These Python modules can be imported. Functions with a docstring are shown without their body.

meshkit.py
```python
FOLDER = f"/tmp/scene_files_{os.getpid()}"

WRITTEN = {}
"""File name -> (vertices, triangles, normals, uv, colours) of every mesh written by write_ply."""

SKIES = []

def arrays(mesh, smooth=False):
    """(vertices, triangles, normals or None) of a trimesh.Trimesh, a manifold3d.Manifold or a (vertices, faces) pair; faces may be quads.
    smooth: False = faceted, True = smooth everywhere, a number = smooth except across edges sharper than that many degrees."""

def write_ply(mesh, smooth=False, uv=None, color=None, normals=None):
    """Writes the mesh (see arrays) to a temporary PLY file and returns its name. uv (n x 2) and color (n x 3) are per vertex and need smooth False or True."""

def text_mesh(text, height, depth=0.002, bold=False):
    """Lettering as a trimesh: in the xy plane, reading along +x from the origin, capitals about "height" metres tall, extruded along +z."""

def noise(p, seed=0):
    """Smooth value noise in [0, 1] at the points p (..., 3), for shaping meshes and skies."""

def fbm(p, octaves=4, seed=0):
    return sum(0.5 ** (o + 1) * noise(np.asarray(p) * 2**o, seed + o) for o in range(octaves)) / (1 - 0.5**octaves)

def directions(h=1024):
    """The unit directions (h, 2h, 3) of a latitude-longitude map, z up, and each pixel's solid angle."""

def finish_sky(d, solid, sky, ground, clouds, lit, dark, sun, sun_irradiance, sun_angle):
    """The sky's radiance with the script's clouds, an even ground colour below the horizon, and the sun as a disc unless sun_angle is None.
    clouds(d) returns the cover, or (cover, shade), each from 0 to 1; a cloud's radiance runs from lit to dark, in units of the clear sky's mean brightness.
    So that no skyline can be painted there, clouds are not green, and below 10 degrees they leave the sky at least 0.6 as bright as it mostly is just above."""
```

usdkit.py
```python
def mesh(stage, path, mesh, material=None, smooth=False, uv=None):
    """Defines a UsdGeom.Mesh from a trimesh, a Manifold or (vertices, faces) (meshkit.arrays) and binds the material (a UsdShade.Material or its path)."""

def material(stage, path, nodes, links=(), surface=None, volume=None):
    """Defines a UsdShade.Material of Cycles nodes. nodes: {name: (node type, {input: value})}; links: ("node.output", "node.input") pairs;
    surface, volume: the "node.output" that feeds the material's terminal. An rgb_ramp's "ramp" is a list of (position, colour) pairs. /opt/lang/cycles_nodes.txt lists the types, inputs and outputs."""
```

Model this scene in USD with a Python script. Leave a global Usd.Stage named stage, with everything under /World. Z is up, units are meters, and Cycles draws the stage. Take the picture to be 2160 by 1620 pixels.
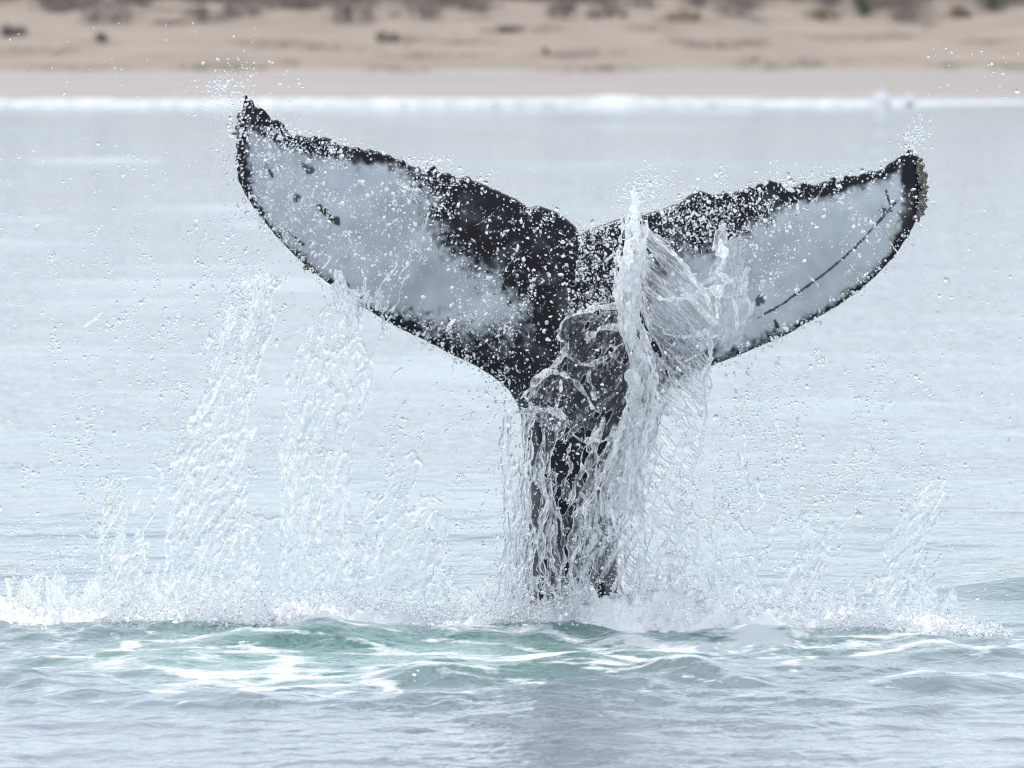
import math
import numpy as np
import trimesh
import shapely
import usdkit
from scipy import ndimage
from scipy.spatial import Delaunay
from pxr import Gf, Sdf, Usd, UsdGeom, UsdLux, UsdShade, Vt

stage = Usd.Stage.CreateInMemory()
UsdGeom.SetStageUpAxis(stage, "Z")
UsdGeom.SetStageMetersPerUnit(stage, 1.0)
UsdGeom.Xform.Define(stage, "/World")
T = Sdf.ValueTypeNames

# ------------------------------------------------------------------ camera, sky, sun, exposure
F = 13760.0                      # focal length in photograph pixels (2160 wide)
WHALE_Y = 40.0                   # metres to the whale
PITCH = math.atan(876.0 / F)     # the horizon lies above the frame
_c, _s = math.cos(PITCH), math.sin(PITCH)
CAM_H = WHALE_Y * math.tan(PITCH + math.atan(500.0 / F))
CAM = np.array([0.0, 0.0, CAM_H])
FWD, UP = np.array([0, _c, -_s]), np.array([0, _s, _c])
cam = UsdGeom.Camera.Define(stage, "/World/camera")
cam.AddTranslateOp().Set(Gf.Vec3d(0, 0, CAM_H))
cam.AddRotateXOp().Set(90 - math.degrees(PITCH))
cam.CreateHorizontalApertureAttr(36.0)
cam.CreateVerticalApertureAttr(27.0)
cam.CreateFocalLengthAttr(36.0 * F / 2160)
cam.CreateFStopAttr(3.1)
cam.CreateFocusDistanceAttr(39.95)
cam.CreateClippingRangeAttr(Gf.Vec2f(0.5, 20000))
cam.CreateExposureAttr(0.12)

SUN_EL, SUN_ROT = math.radians(60), math.atan2(-0.45, 1.0)
sky = UsdLux.DomeLight.Define(stage, "/World/sky")
sky.GetPrim().SetCustomDataByKey("kind", "structure")
sky_mat = usdkit.material(stage, "/World/Looks/sky", {
    "sky": ("sky_texture", {"sky_type": "single_scattering", "sun_disc": False, "sun_elevation": SUN_EL, "sun_rotation": SUN_ROT,
                            "altitude": 0.0, "air_density": 1.0, "aerosol_density": 1.5, "ozone_density": 1.0}),
    "tc": ("texture_coordinate", {}),
    "n": ("noise_texture", {"scale": 2.2, "detail": 5.0, "roughness": 0.6}),
    "r": ("map_range", {"from_min": 0.25, "from_max": 0.75, "to_min": 0.6, "to_max": 0.92, "clamp": True}),
    "m": ("mix", {"color2": (10.9, 11.85, 13.3)}),
    "b": ("background_shader", {"strength": 0.11})},
    [("tc.generated", "n.vector"), ("n.fac", "r.value"), ("r.result", "m.fac"), ("sky.color", "m.color1"), ("m.color", "b.color")], surface="b.background")
UsdShade.MaterialBindingAPI.Apply(sky.GetPrim()).Bind(sky_mat)
sun = UsdLux.DistantLight.Define(stage, "/World/sun")
sun.CreateIntensityAttr(0.85)
sun.CreateAngleAttr(0.53)
sun.CreateColorAttr(Gf.Vec3f(1.0, 0.95, 0.88))
sun.CreateNormalizeAttr(True)
_sd = np.array([math.sin(SUN_ROT) * math.cos(SUN_EL), math.cos(SUN_ROT) * math.cos(SUN_EL), math.sin(SUN_EL)])
sun.AddOrientOp().Set(Gf.Quatf(Gf.Rotation(Gf.Vec3d(0, 0, 1), Gf.Vec3d(*map(float, _sd))).GetQuat()))


# ------------------------------------------------------------------ helpers
def at(px, py, Y):
    """The point at depth Y seen at a photograph pixel."""
    px, py, Y = np.broadcast_arrays(np.asarray(px, float), np.asarray(py, float), np.asarray(Y, float))
    a, b = (px - 1080) / F, (810 - py) / F
    dy, dz = _c + b * _s, -_s + b * _c
    t = Y / dy
    return np.stack([a * t, Y, CAM_H + t * dz], -1)


PX = WHALE_Y / F                 # metres per photograph pixel at the whale


def field(shape, sy, sx, seed, wrap=False):
    """Smooth random field, unit deviation, with the given grain in cells."""
    r = np.random.default_rng(seed).standard_normal(shape)
    r = ndimage.gaussian_filter(r, (sy, sx), mode="wrap" if wrap else "reflect")
    return (r - r.mean()) / (r.std() + 1e-9)


def smooth(a, b, x):
    t = np.clip((x - a) / (b - a), 0, 1)
    return t * t * (3 - 2 * t)


used = {}


def path_for(name, parent=None):
    base = (str(parent.GetPath()) if parent else "/World") + "/" + name
    k = used.get(base, 0)
    used[base] = k + 1
    return base if k == 0 else f"{base}_{k:03d}"


def tag(p, label=None, category=None, group=None, kind=None):
    for k, v in (("label", label), ("category", category), ("group", group), ("kind", kind)):
        if v:
            p.SetCustomDataByKey(k, v)
    return p


def put(name, mesh, mat, parent=None, smooth_by=True, attrs=None):
    m = usdkit.mesh(stage, path_for(name, parent), mesh, mat, smooth=smooth_by)
    for k, v in (attrs or {}).items():
        v = np.asarray(v, np.float32)
        api = UsdGeom.PrimvarsAPI(m)
        if v.ndim == 1:
            api.CreatePrimvar(k, T.FloatArray, "vertex").Set(Vt.FloatArray.FromNumpy(v))
        else:
            api.CreatePrimvar(k, T.Color3fArray, "vertex").Set(Vt.Vec3fArray.FromNumpy(v))
    return m.GetPrim()


def thing(name, label, category, group=None, loc=(0, 0, 0)):
    x = UsdGeom.Xform.Define(stage, path_for(name))
    if any(loc):
        x.AddTranslateOp().Set(Gf.Vec3d(*map(float, loc)))
    return tag(x.GetPrim(), label, category, group)


def mat(name, *a, **k):
    return usdkit.material(stage, "/World/Looks/" + name, *a, **k)


# ------------------------------------------------------------------ materials
M = {}
M["water_drop"] = mat("water_drop", {
    "g": ("glass_bsdf", {"color": (0.985, 0.995, 1.0), "IOR": 1.33, "roughness": 0.0}),
    "t": ("transparent_bsdf", {"color": (1, 1, 1)}),
    "m": ("mix_closure", {"fac": 0.1})},
    [("g.BSDF", "m.closure1"), ("t.BSDF", "m.closure2")], surface="m.closure")
M["falling_water"] = mat("falling_water", {
    "g": ("glass_bsdf", {"color": (0.985, 0.995, 1.0), "IOR": 1.33, "roughness": 0.0}),
    "t": ("transparent_bsdf", {"color": (1, 1, 1)}),
    "m": ("mix_closure", {"fac": 0.35}),
    "d": ("diffuse_bsdf", {"color": (0.95, 0.955, 0.96)}),
    "tr": ("translucent_bsdf", {"color": (0.95, 0.955, 0.96)}),
    "dm": ("mix_closure", {"fac": 0.55}),
    "a": ("attribute", {"attribute": "froth"}),
    "geo": ("geometry", {}), "map": ("mapping", {"scale": (1.0, 1.0, 0.38)}),
    "n": ("noise_texture", {"scale": 62.0, "detail": 4.0, "roughness": 0.6, "distortion": 0.6}),
    "nr": ("map_range", {"from_min": 0.44, "from_max": 0.68, "to_min": 0.0, "to_max": 2.2, "clamp": True}),
    "fx": ("math", {"math_type": "multiply", "use_clamp": True}),
    "bp": ("bump", {"distance": 0.004, "strength": 0.45}),
    "mm": ("mix_closure", {})},
    [("g.BSDF", "m.closure1"), ("t.BSDF", "m.closure2"), ("d.BSDF", "dm.closure1"), ("tr.BSDF", "dm.closure2"),
     ("geo.position", "map.vector"), ("map.vector", "n.vector"), ("n.fac", "nr.value"), ("nr.result", "fx.value1"), ("a.fac", "fx.value2"),
     ("n.fac", "bp.height"), ("bp.normal", "g.normal"), ("bp.normal", "d.normal"),
     ("fx.value", "mm.fac"), ("m.closure", "mm.closure1"), ("dm.closure", "mm.closure2")], surface="mm.closure")
M["clear_film"] = mat("clear_film", {
    "g": ("glass_bsdf", {"color": (0.985, 0.995, 1.0), "IOR": 1.33, "roughness": 0.0}),
    "t": ("transparent_bsdf", {"color": (1, 1, 1)}),
    "m": ("mix_closure", {"fac": 0.5}),
    "d": ("diffuse_bsdf", {"color": (0.95, 0.955, 0.96)}),
    "tr": ("translucent_bsdf", {"color": (0.95, 0.955, 0.96)}),
    "dm": ("mix_closure", {"fac": 0.55}),
    "a": ("attribute", {"attribute": "froth"}),
    "geo": ("geometry", {}), "map": ("mapping", {"scale": (1.0, 1.0, 0.38)}),
    "n": ("noise_texture", {"scale": 62.0, "detail": 4.0, "roughness": 0.6, "distortion": 0.6}),
    "nr": ("map_range", {"from_min": 0.44, "from_max": 0.68, "to_min": 0.0, "to_max": 2.2, "clamp": True}),
    "fx": ("math", {"math_type": "multiply", "use_clamp": True}),
    "bp": ("bump", {"distance": 0.004, "strength": 0.12}),
    "mm": ("mix_closure", {})},
    [("g.BSDF", "m.closure1"), ("t.BSDF", "m.closure2"), ("d.BSDF", "dm.closure1"), ("tr.BSDF", "dm.closure2"),
     ("geo.position", "map.vector"), ("map.vector", "n.vector"), ("n.fac", "nr.value"), ("nr.result", "fx.value1"), ("a.fac", "fx.value2"),
     ("n.fac", "bp.height"), ("bp.normal", "g.normal"), ("bp.normal", "d.normal"),
     ("fx.value", "mm.fac"), ("m.closure", "mm.closure1"), ("dm.closure", "mm.closure2")], surface="mm.closure")
M["froth"] = mat("froth", {
    "d": ("diffuse_bsdf", {"color": (0.95, 0.955, 0.96)}),
    "tr": ("translucent_bsdf", {"color": (0.95, 0.955, 0.96)}),
    "dm": ("mix_closure", {"fac": 0.35}),
    "gl": ("glossy_bsdf", {"color": (1, 1, 1), "roughness": 0.1}),
    "fr": ("fresnel", {"IOR": 1.33}),
    "mm": ("mix_closure", {})},
    [("d.BSDF", "dm.closure1"), ("tr.BSDF", "dm.closure2"), ("fr.fac", "mm.fac"), ("dm.closure", "mm.closure1"), ("gl.BSDF", "mm.closure2")], surface="mm.closure")
M["sea"] = mat("sea", {
    "geo": ("geometry", {}),
    "map": ("mapping", {"scale": (0.8, 0.8, 1.0)}),
    "n1": ("noise_texture", {"scale": 6.0, "detail": 3.0, "roughness": 0.5, "distortion": 0.5}),
    "n2": ("noise_texture", {"scale": 0.55, "detail": 3.0, "roughness": 0.5}),
    "rip": ("attribute", {"attribute": "ripple"}),
    "mul": ("math", {"math_type": "multiply"}),
    "b1": ("bump", {"distance": 0.05, "strength": 1.0}),
    "foam": ("attribute", {"attribute": "foam"}),
    "fmap": ("mapping", {"scale": (0.55, 1.0, 1.0)}),
    "nf": ("noise_texture", {"scale": 11.0, "detail": 7.0, "roughness": 0.72, "distortion": 0.3}),
    "sub": ("math", {"math_type": "add"}),
    "rg": ("map_range", {"from_min": 0.88, "from_max": 1.06, "to_min": 0.0, "to_max": 0.78, "clamp": True}),
    "aer": ("attribute", {"attribute": "aerated"}),
    "silt": ("attribute", {"attribute": "silt"}),
    "deep": ("mix", {"color1": (0.062, 0.10, 0.118), "color2": (0.155, 0.18, 0.205)}),
    "green": ("mix", {"color1": (0.06, 0.155, 0.13), "color2": (0.13, 0.205, 0.195)}),
    "tint": ("mix", {}),
    "w": ("principled_bsdf", {"roughness": 0.06, "ior": 1.333}),
    "fo": ("principled_bsdf", {"base_color": (0.60, 0.625, 0.64), "roughness": 0.6, "ior": 1.2}),
    "mx": ("mix_closure", {})},
    [("geo.position", "map.vector"), ("map.vector", "n1.vector"), ("geo.position", "n2.vector"), ("geo.position", "fmap.vector"), ("fmap.vector", "nf.vector"),
     ("n1.fac", "mul.value1"), ("rip.fac", "mul.value2"), ("mul.value", "b1.height"), ("b1.normal", "w.normal"),
     ("silt.fac", "deep.fac"), ("n2.fac", "green.fac"), ("aer.fac", "tint.fac"), ("deep.color", "tint.color1"), ("green.color", "tint.color2"), ("tint.color", "w.base_color"),
     ("foam.fac", "sub.value1"), ("nf.fac", "sub.value2"), ("sub.value", "rg.value"), ("rg.result", "mx.fac"),
     ("w.BSDF", "mx.closure1"), ("fo.BSDF", "mx.closure2")], surface="mx.closure")
M["skin"] = mat("whale_skin", {
    "a": ("attribute", {"attribute": "pigment"}),
    "geo": ("geometry", {}),
    "n": ("noise_texture", {"scale": 60.0, "detail": 4.0, "roughness": 0.6}),
    "n2": ("noise_texture", {"scale": 7.0, "detail": 4.0}),
    "r": ("map_range", {"from_min": 0.3, "from_max": 0.7, "to_min": 0.86, "to_max": 1.08}),
    "mc": ("mix", {"mix_type": "multiply", "fac": 1.0}),
    "b": ("bump", {"distance": 0.004, "strength": 0.5}),
    "p": ("principled_bsdf", {"roughness": 0.3, "ior": 1.33, "specular_ior_level": 0.3})},
    [("geo.position", "n.vector"), ("geo.position", "n2.vector"), ("n2.fac", "r.value"), ("a.color", "mc.color1"), ("r.result", "mc.color2"),
     ("mc.color", "p.base_color"), ("n.fac", "b.height"), ("b.normal", "p.normal")], surface="p.BSDF")
M["barnacle"] = mat("barnacle", {
    "geo": ("geometry", {}), "n": ("noise_texture", {"scale": 45.0, "detail": 3.0}),
    "r": ("rgb_ramp", {"ramp": [(0.3, (0.035, 0.033, 0.03)), (0.55, (0.13, 0.115, 0.09)), (0.8, (0.30, 0.27, 0.23))]}),
    "p": ("principled_bsdf", {"roughness": 0.7})},
    [("geo.position", "n.vector"), ("n.fac", "r.fac"), ("r.color", "p.base_color")], surface="p.BSDF")
M["sand"] = mat("dry_sand", {
    "geo": ("geometry", {}), "map": ("mapping", {"scale": (0.35, 1.0, 3.0)}),
    "n": ("noise_texture", {"scale": 0.8, "detail": 6.0, "roughness": 0.6}),
    "n2": ("noise_texture", {"scale": 9.0, "detail": 3.0}),
    "r": ("rgb_ramp", {"ramp": [(0.25, (0.187, 0.156, 0.132)), (0.45, (0.256, 0.217, 0.183)), (0.7, (0.298, 0.256, 0.217))]}),
    "b": ("bump", {"distance": 0.15, "strength": 0.6}),
    "p": ("principled_bsdf", {"roughness": 0.95, "specular_ior_level": 0.1})},
    [("geo.position", "map.vector"), ("map.vector", "n.vector"), ("geo.position", "n2.vector"), ("n.fac", "r.fac"), ("r.color", "p.base_color"),
     ("n2.fac", "b.height"), ("b.normal", "p.normal")], surface="p.BSDF")
M["wet_sand"] = mat("wet_sand", {
    "geo": ("geometry", {}), "map": ("mapping", {"scale": (0.12, 0.6, 1.0)}),
    "n": ("noise_texture", {"scale": 0.8, "detail": 4.0}),
    "r": ("rgb_ramp", {"ramp": [(0.3, (0.185, 0.155, 0.135)), (0.7, (0.225, 0.19, 0.165))]}),
    "p": ("principled_bsdf", {"roughness": 0.45, "specular_ior_level": 0.4})},
    [("geo.position", "map.vector"), ("map.vector", "n.vector"), ("n.fac", "r.fac"), ("r.color", "p.base_color")], surface="p.BSDF")


def flat(name, c, rough=0.8, trans=None):
    nodes = {"geo": ("geometry", {}), "n": ("noise_texture", {"scale": 3.0, "detail": 3.0}),
             "r": ("rgb_ramp", {"ramp": [(0.3, tuple(0.7 * x for x in c)), (0.7, tuple(1.25 * x for x in c))]}),
             "p": ("principled_bsdf", {"roughness": rough})}
    return mat(name, nodes, [("geo.position", "n.vector"), ("n.fac", "r.fac"), ("r.color", "p.base_color")], surface="p.BSDF")


M["scrub"] = flat("dry_scrub", (0.215, 0.18, 0.158))
M["green_scrub"] = flat("green_scrub", (0.10, 0.12, 0.075))
M["straw"] = flat("dry_grass", (0.26, 0.21, 0.15))
M["stem"] = flat("shrub_stem", (0.10, 0.08, 0.065))
M["driftwood"] = flat("driftwood", (0.14, 0.11, 0.108))
M["weed"] = flat("seaweed", (0.24, 0.195, 0.155))
M["stone"] = flat("pale_stone", (0.5, 0.43, 0.32))
M["post"] = flat("rusty_wood", (0.16, 0.095, 0.055))
M["surf"] = flat("surf_foam", (0.43, 0.445, 0.46))

# ------------------------------------------------------------------ the sea
xs = np.concatenate([-np.geomspace(420, 5.2, 46), np.arange(-4.98, 5.0, 0.04), np.geomspace(5.2, 420, 46)])
ys = [-300.0, -120, -50, -10, 12, 22, 27, 29.5, 31.0]
y = 31.4
while y < 206.5:
    ys.append(y)
    y += 0.04 if y < 43 else 0.04 + (y - 43) * 0.0065
ys = np.array(ys + [207.2])
GX, GY = np.meshgrid(xs, ys)
rs = np.random.default_rng(3)
Z = np.zeros_like(GX)


def chop(lams, amps, spread, n, seed, x=GX, y=GY):
    r = np.random.default_rng(seed)
    z = np.zeros_like(x)
    for i in range(n):
        lam = r.uniform(*lams)
        a = r.uniform(*amps) * lam
        th = math.pi / 2 + r.uniform(-spread, spread)
        ph = r.uniform(0, 2 * math.pi)
        k = 2 * math.pi / lam
        p = k * (x * math.cos(th) + y * math.sin(th)) + ph + 1.1 * np.sin(0.31 * k * x + ph * 3) + 0.8 * np.sin(0.23 * k * y + ph)
        z += a * (1 - np.abs(np.sin(p / 2)) * 2)  # peaked crests
    return z


near = 1 - smooth(39.3, 40.6, GY)
nearfall = smooth(33.2, 36.0, GY)
xw = 1 - 0.6 * smooth(1.5, 3.5, np.abs(GX))
calm = (1 - near)
Z += near * (0.45 + 0.55 * nearfall) * (chop((0.6, 1.6), (0.004, 0.009), 0.8, 7, 5) + chop((0.22, 0.6), (0.004, 0.010), 1.0, 9, 6))
Z += calm * chop((3.0, 9.0), (0.0006, 0.0014), 0.8, 8, 8) * smooth(40, 46, GY)
Z += calm * (1 - smooth(43, 52, GY)) * chop((0.7, 1.6), (0.002, 0.005), 0.5, 5, 9)
# the ring wave thrown up by the tail: steep towards the camera
ring_x = np.interp(GX, [-4, -2.5, -1, 0, 1.2, 2.2, 3, 4], [39.75, 39.55, 39.3, 39.2, 39.0, 38.9, 38.75, 38.9])
rn = 0.12 * np.sin(GX * 3.1 + 1) + 0.07 * np.sin(GX * 7.3) + 0.05 * np.sin(GX * 13.7 + 2)
u = GY - ring_x - rn
amp = np.interp(GX, [-5, -3.2, -1, 0.5, 2.2, 3.0, 5], [0.04, 0.06, 0.07, 0.07, 0.065, 0.04, 0.02])
Z += amp * np.where(u < 0, np.exp(-(u / 0.30) ** 2), np.exp(-(u / 0.9) ** 2))
# a second, rounder swell further right and behind
Z += 0.11 * np.exp(-((GX - 3.4) / 0.7) ** 2 - ((GY - 42.0) / np.where(GY < 42.0, 0.55, 1.3)) ** 2)
# steep little peaks in the troubled water (green faces)
for px_, py_, h_, wx_, wy_ in [(920, 1428, 0.115, 0.30, 0.20), (1440, 1412, 0.10, 0.22, 0.2), (1230, 1395, 0.07, 0.25, 0.2), (690, 1350, 0.07, 0.35, 0.2),
                              (300, 1395, 0.05, 0.3, 0.25), (1520, 1425, 0.06, 0.4, 0.2), (1760, 1400, 0.05, 0.4, 0.2), (1100, 1470, 0.05, 0.4, 0.2), (540, 1355, 0.06, 0.3, 0.2),
                              (470, 1468, 0.05, 0.3, 0.15), (2050, 1380, 0.07, 0.5, 0.25), (1990, 1440, 0.05, 0.5, 0.25), (60, 1435, 0.06, 0.35, 0.2)]:
    b = (810 - py_) / F
    Yp = -CAM_H * (_c + b * _s) / (-_s + b * _c)
    Xp = (px_ - 1080) / F * Yp
    dx = GX - Xp
    v = GY - Yp - 0.25 * dx + 0.1 * np.sin(dx * 9)
    Z += 0.75 * h_ * np.exp(-(dx / wx_) ** 2) * np.where(v < 0, np.exp(-(v / (wy_ * 0.95)) ** 2), np.exp(-(v / (wy_ * 2.2)) ** 2))
Z = np.where(GY < 30, 0, Z)
# foam on the surface
gu, gv = (GX - 0) / 0.04, GY / 0.04


grids = {}


def lookup(seed, grain, x, y, cell):
    if (seed, grain) not in grids:
        grids[seed, grain] = field((512, 512), grain, grain, seed, wrap=True)
    x, y = np.broadcast_arrays(np.asarray(x, float), np.asarray(y, float))
    c = [np.mod(y / cell, 512).ravel(), np.mod(x / cell, 512).ravel()]
    return ndimage.map_coordinates(grids[seed, grain], c, order=1, mode="grid-wrap").reshape(x.shape)


warpx = 0.62 * GX + 0.11 * lookup(21, 6, GX * 0.6, GY, 0.06)
warpy = GY + 0.13 * lookup(22, 6, GX, GY, 0.06)
vein = 1 - np.abs(lookup(23, 4, warpx, warpy * 0.8, 0.045)) * 1.2     # ridges of the noise: drifting foam lines
patch = lookup(24, 14, warpx, warpy, 0.06)
env = smooth(34.0, 36.6, GY) * (1 - smooth(39.2, 39.9, GY)) * np.interp(GX, [-4, -1, 0.3, 1.6, 3, 5], [0.9, 0.97, 1.0, 1.0, 0.9, 0.8])
vein2 = 1 - np.abs(lookup(25, 2.6, warpx * 0.85, warpy * 0.9, 0.045)) * 1.3
foam = env * (0.26 * np.clip(vein, 0, 1) ** 1.4 * (0.45 + 0.55 * smooth(-0.8, 0.8, patch)) + 0.26 * np.clip(vein2, 0, 1) ** 1.4 + 0.07 * np.clip(patch, -1.0, 1.2) + 0.20)
foam += 0.16 * smooth(31.5, 33.5, GY) * (1 - smooth(34.5, 37, GY)) * np.clip(vein2 * 0.6 + 0.5 * patch, 0, 1)
foam += 0.55 * smooth(0.0, 0.15, u) * (1 - smooth(0.55, 1.0, u)) * (1 - smooth(2.6, 3.2, GX))
shore_y = np.interp(GX, [-60, -16, -6, 0, 4, 9, 16, 60], [188, 188.0, 188.0, 187.0, 187.5, 189.5, 196, 192])
foam += 0.40 * smooth(-3.0, 2.0, GY - shore_y + 2.0 * patch)
foam = np.clip(foam, 0, 0.75)
ripple = np.interp(GY, [31, 34, 39, 41, 46, 60, 100, 200], [0.62, 0.64, 0.62, 0.5, 0.42, 0.36, 0.42, 0.5])
aer = np.clip(smooth(34.6, 37.4, GY) * (1 - smooth(40.0, 42.5, GY)) * (0.40 + 0.30 * patch) + 0.5 * np.exp(-((GX - 3.4) / 0.8) ** 2 - ((GY - 42) / 0.8) ** 2), 0, 1)
sv = np.stack([GX, GY, Z], -1).reshape(-1, 3)
ny, nx = GX.shape
ii = (np.arange(ny - 1)[:, None] * nx + np.arange(nx - 1)).ravel()
sf = np.stack([ii, ii + 1, ii + nx + 1, ii + nx], 1)
tag(put("sea", (sv, sf), M["sea"], attrs={"foam": foam.ravel(), "ripple": ripple.ravel(), "aerated": aer.ravel(), "silt": (1 - 0.8 * smooth(36, 44, GY) - 0.2 * smooth(44, 90, GY)).ravel()}), kind="structure")


def sea_z(x, y):
    from scipy.interpolate import RegularGridInterpolator
    return RegularGridInterpolator((ys, xs), Z, bounds_error=False, fill_value=0.0)(np.stack([y, x], -1))


# ------------------------------------------------------------------ the beach
bx = np.concatenate([-np.geomspace(420, 24, 24), np.arange(-23, 23.01, 0.16), np.geomspace(24, 420, 24)])
by = np.concatenate([np.arange(203.0, 250, 0.16), np.geomspace(250.5, 420, 30)])
BX, BY = np.meshgrid(bx, by)


def beach_z(x, y):
    z = np.interp(y, [203, 206, 212, 218, 231, 236, 247, 262, 420], [-0.12, 0.12, 0.72, 1.2, 2.45, 3.0, 4.3, 5.2, 6.0])
    dry = smooth(211.5, 214, y)
    n = lookup(41, 12, x * 0.5, y, 0.14) * 0.11 + lookup(42, 30, x * 0.6, y, 0.16) * 0.20 + lookup(43, 4, x * 0.7, y, 0.14) * 0.035
    hummock = 0.5 * np.exp(-((x - 6.0) / 5) ** 2 - ((y - 233) / 3) ** 2) + 0.35 * np.exp(-((x + 2) / 2.5) ** 2 - ((y - 229) / 2) ** 2)
    return z + dry * n + dry * hummock


BZ = beach_z(BX, BY)
split = np.searchsorted(by, 212.2)
for nm, sl, m_ in (("wet_sand", slice(0, split + 1), M["wet_sand"]), ("sand", slice(split, None), M["sand"])):
    v = np.stack([BX[sl], BY[sl], BZ[sl]], -1)
    a, b = v.shape[:2]
    q = (np.arange(a - 1)[:, None] * b + np.arange(b - 1)).ravel()
    tag(put(nm, (v.reshape(-1, 3), np.stack([q, q + 1, q + b + 1, q + b], 1)), m_), kind="structure")


def on_beach(px, py):
    """The point of the beach seen at a pixel."""
    Y = np.linspace(204, 262, 900)
    P = at(px, py, Y)
    hit = np.nonzero(P[:, 2] <= beach_z(P[:, 0], P[:, 1]))[0]
    p = P[hit[0]] if len(hit) else P[-1]
    return np.array([p[0], p[1], float(beach_z(p[0], p[1]))])


def tuft(r, w, d, h, n, leaf):
    """A bush crown of n small leaf-sprig triangles spread through its volume, with clumps."""
    lobes = r.uniform(-1, 1, (max(4, n // 90), 3)) * [w * 0.5, d * 0.4, 0] + [0, 0, 0]
    lobes[:, 2] = r.uniform(0.25, 0.75, len(lobes)) * h * (1 - 0.5 * np.abs(lobes[:, 0]) / (w * 0.5))
    k = r.integers(0, len(lobes), n)
    c = lobes[k] + r.normal(0, 1, (n, 3)) * [w * 0.13, d * 0.16, h * 0.15]
    c[:, 2] = np.abs(c[:, 2])
    a = r.normal(0, 1, (n, 3))
    a[:, 2] = np.abs(a[:, 2]) + 0.4
    a /= np.linalg.norm(a, axis=1)[:, None]
    b = np.cross(a, r.normal(0, 1, (n, 3)))
    b /= np.linalg.norm(b, axis=1)[:, None]
    s = leaf * r.uniform(0.6, 1.4, (n, 1))
    v = np.stack([c - b * s * 0.4, c + b * s * 0.4, c + a * s * 1.6], 1).reshape(-1, 3)
    return trimesh.Trimesh(v, np.arange(3 * n).reshape(-1, 3), process=False)


def tube(points, radii, sides=8, cap=True):
    p = np.asarray(points, float)
    t = np.gradient(p, axis=0)
    t /= np.linalg.norm(t, axis=1, keepdims=True) + 1e-12
    ref = np.array([0, 1.0, 0.0]) if abs(t[:, 1]).mean() < 0.8 else np.array([1.0, 0, 0])
    a = np.cross(t, ref)
    a /= np.linalg.norm(a, axis=1, keepdims=True) + 1e-12
    b = np.cross(t, a)
    ang = np.arange(sides) * 2 * np.pi / sides
    R = np.asarray(radii, float)
    if R.ndim == 1:
        R = np.repeat(R[:, None], sides, 1)
    v = p[:, None] + R[..., None] * (np.cos(ang)[None, :, None] * a[:, None] + np.sin(ang)[None, :, None] * b[:, None])
    n = len(p)
    i, j = np.meshgrid(np.arange(n - 1), np.arange(sides), indexing="ij")
    q = np.stack([i * sides + j, i * sides + (j + 1) % sides, (i + 1) * sides + (j + 1) % sides, (i + 1) * sides + j], -1).reshape(-1, 4)
    f = np.vstack([q[:, [0, 1, 2]], q[:, [0, 2, 3]]])
    V = np.vstack([v.reshape(-1, 3), p[:1], p[-1:]])
    j = np.arange(sides)
    f = np.vstack([f, np.stack([np.full(sides, n * sides), (j + 1) % sides, j], 1), np.stack([np.full(sides, n * sides + 1), (n - 1) * sides + j, (n - 1) * sides + (j + 1) % sides], 1)])
    return V, f


def stick(p, q, r0, r1, sides=6):
    p, q = np.array(p, float), np.array(q, float)
    v, f = tube(np.array([p, (p + q) / 2 + [0.01, 0.004, 0.01], q]), np.array([r0, (r0 + r1) / 2, r1]), sides)
    return trimesh.Trimesh(v, f, process=False)


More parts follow.
